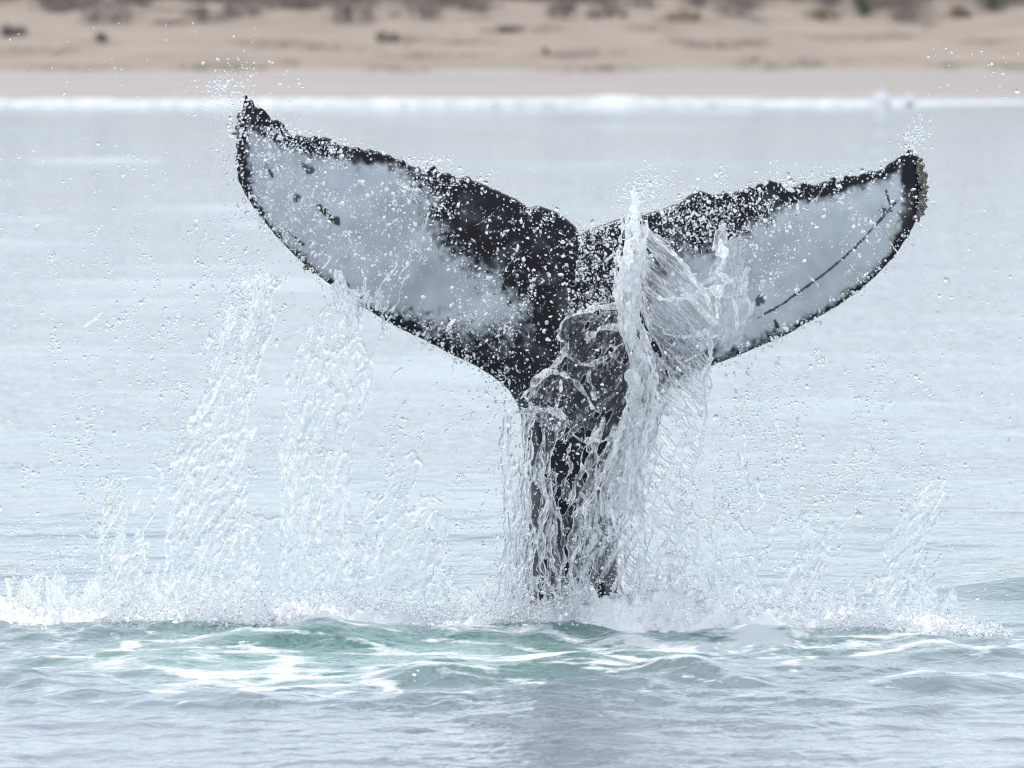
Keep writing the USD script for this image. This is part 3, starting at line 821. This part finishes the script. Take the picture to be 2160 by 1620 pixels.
curtain("low broad glassy film left of the tail stock, between two taller curtains",
        [([(950, 845, 875), (1000, 805, 880), (1050, 772, 905), (1100, 748, 925), (1150, 742, 945), (1230, 735, 930), (1325, 735, 950)], dict(Y=40.05, seed=300, edge=15, hole=0.34, slant=0.2, thick=0.010, froth0=0.03, froth1=0.35))],
        [([(870, 890, 2), (845, 930, 3), (835, 945, 4), (815, 950, 3)], dict(Y=40.05, seed=10, froth=0.25)),
         ([(845, 1010, 2), (810, 1050, 4), (785, 1080, 3), (755, 1110, 3)], dict(Y=40.05, seed=11, froth=0.3)),
         ([(925, 1110, 3), (880, 1112, 3), (845, 1125, 4), (805, 1135, 3)], dict(Y=40.0, seed=12, froth=0.45)),
         ([(815, 1140, 3), (795, 1180, 4), (790, 1230, 3), (800, 1290, 4)], dict(Y=40.0, seed=13, froth=0.3))])
curtain("thin broken water threads near the left edge of the splash",
        [([(1040, 235, 290), (1100, 215, 300), (1180, 200, 330), (1260, 190, 345), (1325, 180, 345)], dict(Y=40.2, seed=400, edge=22, hole=0.62, thick=0.010, froth0=0.05, froth1=0.45, slant=0.35)),
         ([(1200, 20, 130), (1260, 10, 190), (1325, 0, 190)], dict(Y=40.25, seed=420, edge=20, hole=0.66, thick=0.010, froth0=0.15, froth1=0.6, slant=0.35))],
        [([(308, 1136, 3), (285, 1160, 4), (262, 1182, 3), (246, 1192, 3)], dict(Y=40.1, seed=14, froth=0.4)),
         ([(335, 940, 3), (335, 980, 4), (345, 1020, 4), (330, 1060, 4), (315, 1090, 4), (305, 1150, 3), (318, 1200, 3)], dict(Y=40.1, seed=15, froth=0.25, wob=5)),
         ([(212, 1200, 3), (195, 1225, 3), (182, 1240, 2)], dict(Y=40.1, seed=16, froth=0.45)),
         ([(315, 1205, 3), (295, 1225, 3), (285, 1245, 2)], dict(Y=40.1, seed=17, froth=0.45)),
         ([(92, 1200, 3), (75, 1220, 3), (66, 1238, 2)], dict(Y=40.1, seed=18, froth=0.45)),
         ([(250, 1010, 2), (300, 1003, 2), (340, 1010, 3)], dict(Y=40.1, seed=19, froth=0.25)),
         ([(265, 1085, 2), (290, 1098, 3), (320, 1095, 2)], dict(Y=40.1, seed=20, froth=0.3)),
         ([(160, 1125, 3), (190, 1138, 3), (215, 1150, 3), (215, 1200, 3)], dict(Y=40.1, seed=21, froth=0.3))])
veil = curtain("glassy veil of water clinging to the left side of the tail stock",
        [([(868, 1075, 1190), (885, 1060, 1205), (940, 1055, 1175), (1000, 1060, 1165), (1060, 1068, 1170), (1120, 1072, 1180), (1180, 1056, 1190), (1240, 1044, 1200), (1325, 1036, 1210)],
          dict(Y=39.62, seed=500, edge=8, hole=0.36, thick=0.0085, slant=0.05, froth0=0.0, froth1=0.5, fine=0.62)),
         ([(1000, 1150, 1240), (1100, 1150, 1240), (1200, 1150, 1240), (1325, 1140, 1260)], dict(Y=39.66, seed=520, edge=14, hole=0.6, thick=0.006, froth0=0.0, froth1=0.5, fine=0.62))],
        [([(1062, 875, 4), (1100, 868, 6), (1140, 862, 9), (1175, 868, 9), (1200, 884, 6)], dict(Y=39.55, seed=22, froth=0.35)),
         ([(1055, 945, 4), (1052, 985, 5), (1062, 1040, 4), (1074, 1100, 4), (1066, 1160, 4), (1050, 1200, 4), (1042, 1250, 3), (1046, 1310, 4)], dict(Y=39.58, seed=23, froth=0.35)),
         ([(1125, 900, 4), (1110, 960, 4), (1108, 1040, 4), (1120, 1130, 4), (1110, 1240, 5), (1100, 1310, 5)], dict(Y=39.6, seed=24, froth=0.2))])
curtain("ridged film of water over the base of the flukes, torn along its upper left rim",
        [([(655, 1205, 1330), (690, 1175, 1335), (740, 1180, 1340), (790, 1150, 1340), (840, 1110, 1345), (890, 1130, 1350), (930, 1200, 1340)],
          dict(Y=39.62, seed=600, edge=6, hole=0.10, thick=0.0022, wave=0.03, slant=0.5, froth0=0.0, froth1=0.22, lean=-0.08, alongy=1.6, fine=1.5, film="clear_film"))],
        [([(1312, 650, 4), (1265, 645, 5), (1235, 655, 4), (1205, 668, 6), (1180, 690, 5), (1176, 712, 4), (1195, 725, 4)], dict(Y=39.6, seed=25, froth=0.45)),
         ([(1200, 715, 5), (1180, 745, 5), (1160, 780, 4), (1130, 798, 6), (1115, 820, 3), (1098, 850, 3)], dict(Y=39.58, seed=26, froth=0.4)),
         ([(1300, 690, 3), (1262, 690, 4), (1245, 705, 4), (1215, 720, 5)], dict(Y=39.6, seed=27, froth=0.4)),
         ([(1190, 742, 4), (1215, 765, 5), (1245, 775, 4), (1290, 745, 6), (1328, 722, 6)], dict(Y=39.57, seed=28, froth=0.4)),
         ([(1130, 800, 5), (1165, 780, 6), (1200, 795, 5), (1240, 830, 4), (1255, 870, 4)], dict(Y=39.57, seed=29, froth=0.35)),
         ([(1250, 775, 4), (1252, 815, 4), (1275, 850, 5)], dict(Y=39.57, seed=30, froth=0.35))])
rope = curtain("thick white rope of water tumbling down in front of the right fluke's root",
        [([(395, 1334, 1358), (440, 1318, 1362), (480, 1308, 1356), (540, 1316, 1356), (600, 1302, 1346), (680, 1308, 1346), (740, 1322, 1362), (790, 1328, 1374), (850, 1318, 1386), (920, 1300, 1380), (1000, 1275, 1360), (1120, 1250, 1330)],
          dict(Y=39.5, seed=700, edge=13, hole=0.36, thick=0.012, wave=0.07, froth0=0.22, froth1=0.7, slant=0.05, fine=0.8, alongy=5.0))],
        [([(1345, 390, 4), (1342, 440, 9), (1335, 500, 11), (1322, 560, 10), (1322, 640, 9), (1335, 700, 12), (1345, 760, 11), (1348, 830, 10), (1342, 900, 9), (1325, 980, 8), (1300, 1060, 7), (1285, 1150, 7)], dict(Y=39.42, seed=31, froth=0.5, sides=16)),
         ([(1320, 450, 4), (1305, 500, 4), (1310, 560, 4), (1302, 620, 4), (1310, 690, 4), (1330, 740, 5)], dict(Y=39.45, seed=32, froth=0.4)),
         ([(1340, 720, 5), (1370, 780, 5), (1372, 860, 5), (1355, 940, 5)], dict(Y=39.45, seed=33, froth=0.4)),
         ([(1340, 790, 5), (1322, 850, 5), (1312, 930, 5), (1270, 1000, 5), (1235, 1080, 5), (1215, 1180, 5), (1195, 1300, 5)], dict(Y=39.42, seed=34, froth=0.4))])
_r = np.random.default_rng(61)
for k in range(22):
    x_ = _r.uniform(1095, 1330)
    ys_ = np.arange(_r.uniform(900, 1160), _r.uniform(1240, 1325), 36)
    if len(ys_) < 3:
        continue
    ph_ = _r.uniform(0, 6)
    me, fr = strand([(x_ + 10 * math.sin(y_ / 45 + ph_) - 0.06 * (y_ - 1000), y_, _r.uniform(1.8, 5.0)) for y_ in ys_], Y=39.56, seed=700 + k, froth=_r.uniform(0.2, 0.6), sides=8, wob=4.0)
    put("strand", me, M["falling_water"], veil, True, {"froth": fr})
hanks = []
_r = np.random.default_rng(88)
for k in range(16):
    o = _r.uniform(-1, 1)
    ys_ = np.arange(_r.uniform(400, 640), _r.uniform(760, 1180), 45)
    c_ = np.interp(ys_, [390, 460, 560, 640, 700, 770, 850, 950, 1050, 1180], [1345, 1338, 1330, 1330, 1340, 1352, 1352, 1338, 1312, 1285])
    w_ = np.interp(ys_, [390, 460, 600, 700, 850, 1000, 1180], [10, 24, 24, 20, 28, 46, 66])
    hanks.append(([(c_[i] + w_[i] * np.clip(o + 0.5 * math.sin(ys_[i] / 60.0 + k), -1.1, 1.1), ys_[i], _r.uniform(2.0, 4.5)) for i in range(len(ys_))], dict(Y=39.44 + 0.06 * _r.uniform(-1, 1), seed=300 + k, froth=_r.uniform(0.3, 0.65), sides=8, wob=4.0)))
for pts_, kw in hanks:
    me, fr = strand(pts_, **kw)
    put("strand", me, M["falling_water"], rope, True, {"froth": fr})
curtain("hanging web of water stretched across the right fluke between two ropes",
        [([(480, 1350, 1372), (520, 1350, 1410), (560, 1352, 1450), (610, 1352, 1490), (660, 1348, 1510), (720, 1345, 1505), (800, 1350, 1500), (850, 1355, 1490), (900, 1360, 1480)],
          dict(Y=39.65, seed=800, edge=6, hole=0.38, thick=0.008, wave=0.07, slant=-0.75, froth0=0.08, froth1=0.6, alongy=3.6, fine=0.75)),
         ([(500, 1510, 1560), (550, 1495, 1600), (620, 1490, 1610), (680, 1500, 1600), (740, 1500, 1570)], dict(Y=39.9, seed=820, edge=26, hole=0.66, thick=0.006, fine=0.8, froth0=0.05, froth1=0.5, slant=0.2))],
        [([(1350, 470, 5), (1400, 510, 6), (1440, 550, 5), (1470, 600, 4), (1485, 630, 5)], dict(Y=39.6, seed=35, froth=0.4)),
         ([(1350, 600, 5), (1385, 630, 6), (1430, 634, 8), (1470, 625, 9), (1500, 595, 8), (1530, 550, 7), (1545, 500, 4)], dict(Y=39.6, seed=36, froth=0.5)),
         ([(1345, 640, 4), (1390, 690, 5), (1430, 710, 6), (1470, 712, 7), (1500, 690, 5)], dict(Y=39.58, seed=37, froth=0.45)),
         ([(1530, 500, 5), (1525, 550, 9), (1512, 610, 11), (1508, 680, 11), (1498, 740, 10), (1492, 810, 8), (1485, 880, 6), (1478, 940, 4), (1455, 1010, 4), (1430, 1080, 4), (1418, 1180, 4), (1405, 1300, 5)], dict(Y=39.55, seed=38, froth=0.5)),
         ([(1540, 580, 3), (1548, 640, 4), (1550, 700, 3)], dict(Y=39.85, seed=39, froth=0.45)),
         ([(1530, 510, 3), (1570, 520, 5), (1600, 515, 3)], dict(Y=39.9, seed=40, froth=0.5))])
curtain("broad shredded curtain of water in front of the tail stock, below the white rope",
        [([(860, 1300, 1420), (920, 1260, 1450), (1000, 1225, 1450), (1080, 1205, 1440), (1160, 1195, 1440), (1240, 1185, 1450), (1325, 1175, 1470)],
          dict(Y=39.52, seed=900, edge=14, hole=0.56, thick=0.009, slant=0.35, froth0=0.04, froth1=0.6, fine=0.85, alongy=3.2)),
         ([(800, 1370, 1495), (860, 1370, 1490), (950, 1360, 1475), (1060, 1340, 1450), (1160, 1320, 1440), (1325, 1300, 1440)],
          dict(Y=39.68, seed=920, edge=14, hole=0.5, thick=0.009, slant=-0.5, froth0=0.02, froth1=0.4, fine=0.75, alongy=2.2))],
        [([(1280, 880, 4), (1250, 930, 5), (1225, 990, 5), (1210, 1060, 5)], dict(Y=39.48, seed=41, froth=0.45)),
         ([(1225, 935, 4), (1245, 925, 5), (1275, 935, 5), (1310, 905, 6)], dict(Y=39.46, seed=42, froth=0.45)),
         ([(1340, 1130, 3), (1370, 1190, 3), (1420, 1195, 4), (1400, 1210, 5), (1350, 1215, 4)], dict(Y=39.45, seed=43, froth=0.55)),
         ([(1330, 1130, 3), (1310, 1180, 4), (1295, 1240, 5), (1280, 1310, 6)], dict(Y=39.48, seed=44, froth=0.45))])
curtain("narrow ropes of water right of the tail stock, joined by thin films",
        [([(1080, 1440, 1560), (1120, 1450, 1600), (1180, 1440, 1600), (1250, 1440, 1610), (1325, 1430, 1630)], dict(Y=39.75, seed=1000, edge=18, hole=0.45, thick=0.009, froth0=0.05, froth1=0.5)),
         ([(950, 1545, 1565), (1000, 1550, 1600), (1050, 1555, 1625), (1100, 1545, 1590)], dict(Y=39.85, seed=1020, edge=12, hole=0.45, thick=0.010, froth0=0.02, froth1=0.3))],
        [([(1505, 900, 2), (1508, 960, 3), (1510, 1010, 3), (1505, 1060, 3), (1500, 1130, 5), (1508, 1190, 5), (1500, 1250, 6), (1490, 1320, 6)], dict(Y=39.7, seed=45, froth=0.4)),
         ([(1565, 880, 2), (1568, 930, 3), (1572, 990, 3), (1580, 1040, 4)], dict(Y=39.8, seed=46, froth=0.2)),
         ([(1460, 1120, 4), (1462, 1180, 4), (1478, 1240, 4), (1470, 1310, 5)], dict(Y=39.7, seed=47, froth=0.35)),
         ([(1522, 1180, 3), (1560, 1178, 3), (1600, 1170, 3), (1625, 1130, 3), (1640, 1095, 3)], dict(Y=39.75, seed=48, froth=0.35)),
         ([(1632, 840, 2), (1630, 900, 2), (1640, 960, 3), (1630, 1010, 4), (1645, 1060, 4), (1630, 1110, 4), (1600, 1190, 4), (1598, 1240, 3)], dict(Y=39.8, seed=49, froth=0.25, wob=6))])
curtain("slanting rope of water between the tail stock and the far right plume",
        [([(1100, 1680, 1760), (1150, 1670, 1750), (1220, 1650, 1730), (1325, 1620, 1720)], dict(Y=39.75, seed=1100, edge=14, hole=0.52, thick=0.010, slant=0.3, froth0=0.06, froth1=0.5))],
        [([(1815, 1060, 2), (1800, 1085, 3), (1785, 1100, 4), (1765, 1125, 4), (1748, 1155, 5), (1738, 1200, 4), (1725, 1250, 4), (1705, 1310, 5)], dict(Y=39.7, seed=50, froth=0.4)),
         ([(1680, 1140, 3), (1672, 1190, 4), (1655, 1240, 5), (1640, 1310, 6)], dict(Y=39.72, seed=51, froth=0.4))])
curtain("leaning plume of water standing apart at the far right",
        [([(1015, 1965, 1990), (1050, 1930, 2000), (1090, 1895, 1985), (1140, 1872, 1960), (1200, 1858, 1935), (1260, 1850, 1905), (1325, 1830, 1900)], dict(Y=39.85, seed=1200, edge=9, hole=0.34, thick=0.011, slant=0.5, froth0=0.06, froth1=0.5)),
         ([(1180, 1930, 1985), (1230, 1920, 1975), (1325, 1880, 2000)], dict(Y=39.8, seed=1220, edge=16, hole=0.6, thick=0.010, froth0=0.1, froth1=0.6))],
        [([(1990, 1035, 3), (1960, 1042, 6), (1930, 1072, 5), (1900, 1095, 4), (1882, 1120, 4), (1868, 1165, 4), (1858, 1220, 4), (1850, 1310, 5)], dict(Y=39.8, seed=52, froth=0.45)),
         ([(1985, 1060, 3), (1970, 1085, 4), (1955, 1105, 5), (1940, 1140, 4)], dict(Y=39.8, seed=53, froth=0.3)),
         ([(1985, 1190, 3), (1955, 1192, 4), (1930, 1205, 4), (1900, 1225, 4), (1880, 1260, 4)], dict(Y=39.8, seed=54, froth=0.4)),
         ([(1950, 1220, 3), (1960, 1250, 3), (1965, 1290, 3)], dict(Y=39.78, seed=55, froth=0.5))])

_x = np.arange(-20, 2030, 70)
_rw = np.random.default_rng(123)
for lab_, x0_, x1_, sd_, y_, hol_ in (("low ragged wall of splashing water along the foam left of the tail stock", -20, 1040, 1300, 40.3, 0.66), ("low ragged wall of splashing water along the foam right of the tail stock", 1380, 1990, 1340, 39.95, 0.78)):
    curtain(lab_, [([(1235, x0_, x1_), (1325, x0_, x1_)], dict(Y=y_, seed=sd_, edge=34, hole=hol_, thick=0.009, froth0=0.05, froth1=0.55, slant=0.2, fine=0.8)),
                   ([(1250, x0_, x1_), (1325, x0_, x1_)], dict(Y=y_ - 0.35, seed=sd_ + 20, edge=30, hole=hol_, thick=0.009, froth0=0.2, froth1=0.7, slant=-0.2, fine=0.7))], (),
            "splash", "low_splash", "low walls of splash along the foam")

# ------------------------------------------------------------------ spray
drop_r = np.random.default_rng(99)


def drop_mesh(k, sub, wild=0.28):
    m_ = trimesh.creation.icosphere(sub)
    v = np.array(m_.vertices)
    import meshkit
    v *= 1 + wild * (meshkit.noise(v * 1.3 + 10 * k, k) - 0.5)[:, None]
    v *= [[1, 1, 1], [0.85, 0.9, 1.25], [1.15, 1, 0.85], [0.75, 0.8, 1.5]][k % 4]
    return trimesh.Trimesh(v, m_.faces, process=False)


def spray(label, P, R, froth_share, sub=2, name="spray"):
    """One PointInstancer of drops."""
    pi = UsdGeom.PointInstancer.Define(stage, path_for(name))
    base = str(pi.GetPath())
    paths = []
    for k in range(4):
        m_ = usdkit.mesh(stage, f"{base}/drop_{k + 1:03d}", drop_mesh(k, sub), M["water_drop"], smooth=True)
        paths.append(m_.GetPath())
    for k in range(4):
        m_ = usdkit.mesh(stage, f"{base}/froth_drop_{k + 1:03d}", drop_mesh(k + 1, 2, 1.1), M["froth"], smooth=True)
        paths.append(m_.GetPath())
    pi.CreatePrototypesRel().SetTargets(paths)
    n = len(P)
    kind = drop_r.integers(0, 4, n)
    fr = drop_r.uniform(0, 1, n) < froth_share
    kind[fr] = 4 + drop_r.integers(0, 4, int(fr.sum()))
    R = np.where(fr, np.minimum(R, 4.2 * PX), R)
    pi.CreateProtoIndicesAttr(Vt.IntArray.FromNumpy(kind.astype(np.int32)))
    pi.CreatePositionsAttr(Vt.Vec3fArray.FromNumpy(P.astype(np.float32)))
    pi.CreateScalesAttr(Vt.Vec3fArray.FromNumpy(np.repeat(R[:, None], 3, 1).astype(np.float32)))
    q = drop_r.normal(0, 0.35, (n, 4))
    q[:, 0] = 1
    q /= np.linalg.norm(q, axis=1)[:, None]
    pi.CreateOrientationsAttr(Vt.QuathArray([Gf.Quath(*map(float, x)) for x in q]))
    tag(pi.GetPrim(), label, "spray", None, "stuff")


def sizes(n, med, sig=0.45, lo=0.9, hi=9.0):
    return np.clip(0.78 * med * np.exp(drop_r.normal(0, sig, n)), lo, hi) * PX


def cloud(n, x, y, sx, sy):
    return np.stack([drop_r.normal(x, sx, n), drop_r.normal(y, sy, n)], 1)


def box(n, x0, x1, y0, y1, clump=0.0, seed=0):
    """Drops in a pixel box, gathered into clumps by a noise field."""
    m = int(n * (1 + 3 * clump))
    p = np.stack([drop_r.uniform(x0, x1, m), drop_r.uniform(y0, y1, m)], 1)
    if clump:
        f = field((200, 200), 6, 6, 900 + seed)
        w = f[((p[:, 1] - y0) / (y1 - y0) * 199).astype(int), ((p[:, 0] - x0) / (x1 - x0) * 199).astype(int)]
        p = p[np.argsort(-(w * clump + drop_r.uniform(0, 1.5, m)))[:n]]
    return p


def trails(n, x0, x1, y0, y1, per=26, dx=-0.45, seed=0):
    """Drops strung along short falling arcs."""
    out_ = []
    while sum(map(len, out_)) < n:
        k = int(drop_r.integers(per // 3, per * 2))
        L = drop_r.uniform(25, 150)
        a, b = drop_r.uniform(x0, x1), drop_r.uniform(y0, y1)
        d = dx + drop_r.normal(0, 0.5)
        c = drop_r.normal(0, 0.5)
        t_ = drop_r.beta(1, 1.6, k)
        w = drop_r.uniform(1.5, 9)
        out_.append(np.stack([a + L * (d * t_ + c * t_ * t_) + drop_r.normal(0, w, k), b + L * t_ + drop_r.normal(0, w, k)], 1))
    return np.vstack(out_)[:n]


def scatter(label, pts_, Y0, Y1, med, share, sig=0.45, sub=2, hi=9.0):
    p = np.vstack(pts_)
    Y = drop_r.uniform(Y0, Y1, len(p))
    spray(label, at(p[:, 0], p[:, 1], Y), sizes(len(p), med, sig, hi=hi), share, sub)


scatter("fine drops hanging in the air left of the flukes",
        [box(500, 0, 520, 300, 900, 0.6, 1), box(400, 100, 480, 650, 1050, 0.9, 2), box(300, 0, 360, 950, 1260, 1.0, 3), trails(900, 100, 560, 450, 1000), trails(700, 0, 380, 850, 1230), trails(500, 380, 560, 560, 1200, 30), cloud(260, 500, 560, 30, 90), cloud(420, 530, 620, 34, 55),
         cloud(250, 470, 700, 30, 70), cloud(300, 120, 1200, 70, 50)], 39.4, 41.0, 2.1, 0.12)
scatter("spray flying off the left fluke tip",
        [cloud(70, 455, 185, 14, 10), cloud(50, 480, 200, 22, 26), box(90, 380, 640, 130, 260, 0.5, 4), cloud(240, 500, 240, 22, 60), box(40, 20, 420, 40, 220, 0.3, 5)], 40.2, 41.2, 1.9, 0.35, hi=5)
onl = box(2600, 500, 1120, 200, 800, 0.7, 6)
onl = onl[shapely.contains_xy(poly, onl[:, 0], onl[:, 1])]
edge_l = np.array([[q.x, q.y] for q in (poly.exterior.interpolate(s_) for s_ in drop_r.uniform(0, poly.exterior.length, 1500))])
el = edge_l[edge_l[:, 0] < 1215]
el = el[el[:, 1] < 820] + drop_r.normal(0, 9, (len(el[el[:, 1] < 820]), 2))
p = np.vstack([onl, el, trails(1500, 520, 950, 230, 560), trails(900, 820, 1215, 380, 760, 22), trails(160, 800, 905, 440, 640, 60), box(700, 530, 720, 260, 600, 0.3, 7), cloud(260, 900, 400, 60, 24), cloud(200, 640, 300, 60, 26), cloud(260, 610, 470, 60, 70), cloud(200, 800, 440, 80, 60), box(1200, 950, 1215, 480, 830, 0.2, 8), box(600, 800, 1100, 660, 820, 0.5, 9)])
p = p[shapely.contains_xy(poly.buffer(14), p[:, 0], p[:, 1])]
Yf = whale_mid(p[:, 0], p[:, 1]) - 0.18 - np.abs(drop_r.normal(0, 0.22, len(p)))
spray("white beads of spray all over the left fluke", at(p[:, 0], p[:, 1], Yf), sizes(len(p), 1.35, 0.62, hi=8), 0.55, 1)
onr = box(2600, 1215, 1950, 300, 780, 0.6, 10)
er = edge_l[(edge_l[:, 0] > 1215) & (edge_l[:, 1] < 800)]
er = er + drop_r.normal(0, 9, er.shape)
p = np.vstack([onr, er, trails(1500, 1380, 1900, 340, 620), trails(500, 1220, 1330, 470, 650, 20), box(900, 1220, 1330, 470, 660, 0.2, 11), cloud(700, 1470, 470, 60, 34), cloud(420, 1600, 450, 80, 40), cloud(300, 1560, 560, 70, 60), cloud(200, 1260, 640, 40, 20)])
p = p[shapely.contains_xy(poly.buffer(14), p[:, 0], p[:, 1])]
Yf = whale_mid(p[:, 0], p[:, 1]) - 0.2 - np.abs(drop_r.normal(0, 0.22, len(p)))
spray("white beads of spray all over the right fluke and the notch", at(p[:, 0], p[:, 1], Yf), sizes(len(p), 1.35, 0.62, hi=8), 0.55, 1)
scatter("spray bursting above the white rope and along the right fluke's upper edge",
        [cloud(420, 1350, 415, 26, 24), cloud(120, 1400, 390, 40, 22), cloud(60, 1520, 380, 12, 18), cloud(90, 1700, 370, 60, 12), cloud(120, 1925, 300, 16, 14), cloud(60, 1940, 275, 12, 16), box(40, 1950, 2160, 90, 220, 0.3, 12),
         cloud(120, 910, 342, 34, 10), cloud(60, 990, 370, 40, 10)], 39.7, 41.2, 1.9, 0.4, hi=5)
scatter("small drops falling under the left fluke beside the tail stock",
        [trails(420, 820, 1090, 760, 1180), box(160, 820, 1090, 760, 1180, 0.5, 13), box(200, 560, 700, 640, 1000, 0.5, 14), cloud(90, 1060, 850, 30, 40), box(160, 930, 1060, 1000, 1260, 0.4, 15)], 39.5, 40.8, 2.1, 0.08)
scatter("drops raining under the right fluke",
        [trails(1300, 1520, 1960, 730, 1050), box(500, 1520, 1960, 740, 1060, 0.5, 16), box(500, 1500, 1860, 980, 1290, 0.6, 17), box(300, 1900, 2160, 420, 1300, 0.4, 18), cloud(220, 1640, 930, 22, 70), cloud(160, 1590, 880, 16, 60), cloud(160, 1960, 1010, 40, 30)],
        39.3, 40.9, 2.1, 0.10)
scatter("thick spray around the falling ropes and the tail stock",
        [cloud(260, 1150, 870, 40, 24), cloud(400, 1300, 800, 110, 80), box(900, 1160, 1480, 700, 1290, 0.5, 19), box(500, 1340, 1560, 880, 1290, 0.5, 20), box(300, 1040, 1240, 900, 1300, 0.4, 21), trails(500, 1070, 1330, 880, 1240, 20, -0.1), box(900, 1060, 1340, 1215, 1310, 0.3, 22)], 39.25, 39.6, 1.7, 0.3)

# ------------------------------------------------------------------ the foam where the water lands
fx = np.arange(-3.5, 2.95, 0.012)
fp = np.linspace(0, 1, 40)
FX, FP = np.meshgrid(fx, fp)
line = np.interp(FX, [-4, -2.5, -1, 0, 1.2, 2.2, 3, 4], [39.75, 39.55, 39.3, 39.2, 39.0, 38.9, 38.75, 38.9]) + 0.12 * np.sin(FX * 3.1 + 1) + 0.07 * np.sin(FX * 7.3) + 0.05 * np.sin(FX * 13.7 + 2)
hgt = np.interp(FX, [-3.5, -2.6, -1.8, -1.0, -0.5, 0.2, 0.9, 1.8, 2.4, 2.95], [0.07, 0.06, 0.085, 0.09, 0.03, 0.08, 0.10, 0.085, 0.05, 0.0])
fn = field(FX.shape, 0.9, 1.5, 71)
fn2 = field(FX.shape, 3.5, 9, 72)
fn3 = field(FX.shape, 6, 30, 73)
FY = line + 0.02 + FP * 0.75 + 0.035 * fn2 + 0.05 * fn3
FZ = hgt * (np.sin(np.pi * FP ** 0.6) ** 0.7) * np.clip(0.62 + 0.34 * fn + 0.42 * fn2 + 0.32 * fn3, 0.0, 2.4)
FZ = FZ + sea_z(FX, FY) - 0.012
v = np.stack([FX, FY, FZ], -1).reshape(-1, 3)
b = FX.shape[1]
q = (np.arange(FX.shape[0] - 1)[:, None] * b + np.arange(b - 1)).ravel()
tag(put("splash_foam", (v, np.stack([q, q + 1, q + b + 1, q + b], 1)), M["froth"]), "long white bank of foam boiling up where the water falls back into the sea", "foam", kind="stuff")
n = 12000
px_x = drop_r.uniform(-3.5, 3.0, n)
ln = np.interp(px_x, [-4, -2.5, -1, 0, 1.2, 2.2, 3, 4], [39.75, 39.55, 39.3, 39.2, 39.0, 38.9, 38.75, 38.9])
hx = np.interp(px_x, fx, hgt[0])
Yd = ln + drop_r.uniform(-0.02, 0.75, n)
zd = sea_z(px_x, Yd) + np.abs(drop_r.normal(0, 1, n)) * (0.02 + 0.8 * hx)
spray("froth and droplets leaping above the foam bank", np.stack([px_x, Yd, zd], 1), sizes(n, 1.9, 0.5, hi=7), 0.7, 1)


# thin threads and hooks of water among the drops: nobody could count them
tv, tf, tfr, nv = [], [], [], 0
tr_ = np.random.default_rng(404)
for n_, x0_, x1_, y0_, y1_, Y_ in ((46, 540, 1180, 250, 760, None), (50, 1230, 1880, 360, 700, None), (26, 200, 800, 640, 1260, 40.1), (26, 820, 1120, 760, 1260, 39.9), (60, 1160, 1500, 640, 1280, 39.45), (60, 1500, 2000, 820, 1290, 39.8)):
    for _ in range(n_):
        a_, b_ = tr_.uniform(x0_, x1_), tr_.uniform(y0_, y1_)
        if Y_ is None and not shapely.contains_xy(poly, a_, b_):
            continue
        L_, d_, c_ = tr_.uniform(12, 46), tr_.normal(-0.3, 0.4), tr_.normal(0, 0.5)
        q_ = np.linspace(0, 1, 5)
        r0_ = tr_.uniform(1.0, 2.6)
        pts_ = np.stack([a_ + L_ * (d_ * q_ + c_ * q_ * q_), b_ + L_ * q_, np.full(5, r0_)], 1)
        Yt = (float(whale_mid(a_, b_)) - 0.3) if Y_ is None else Y_ + tr_.normal(0, 0.2)
        (v, f), fr = strand(pts_, Y=Yt, seed=int(tr_.integers(1e6)), froth=0.55, sides=6, wob=2.0)
        tv.append(v)
        tf.append(f + nv)
        tfr.append(fr)
        nv += len(v)
tag(put("water_threads", (np.vstack(tv), np.vstack(tf)), M["falling_water"], None, True, {"froth": np.concatenate(tfr)}), "thin threads and hooks of water flung about among the spray", "spray", kind="stuff")
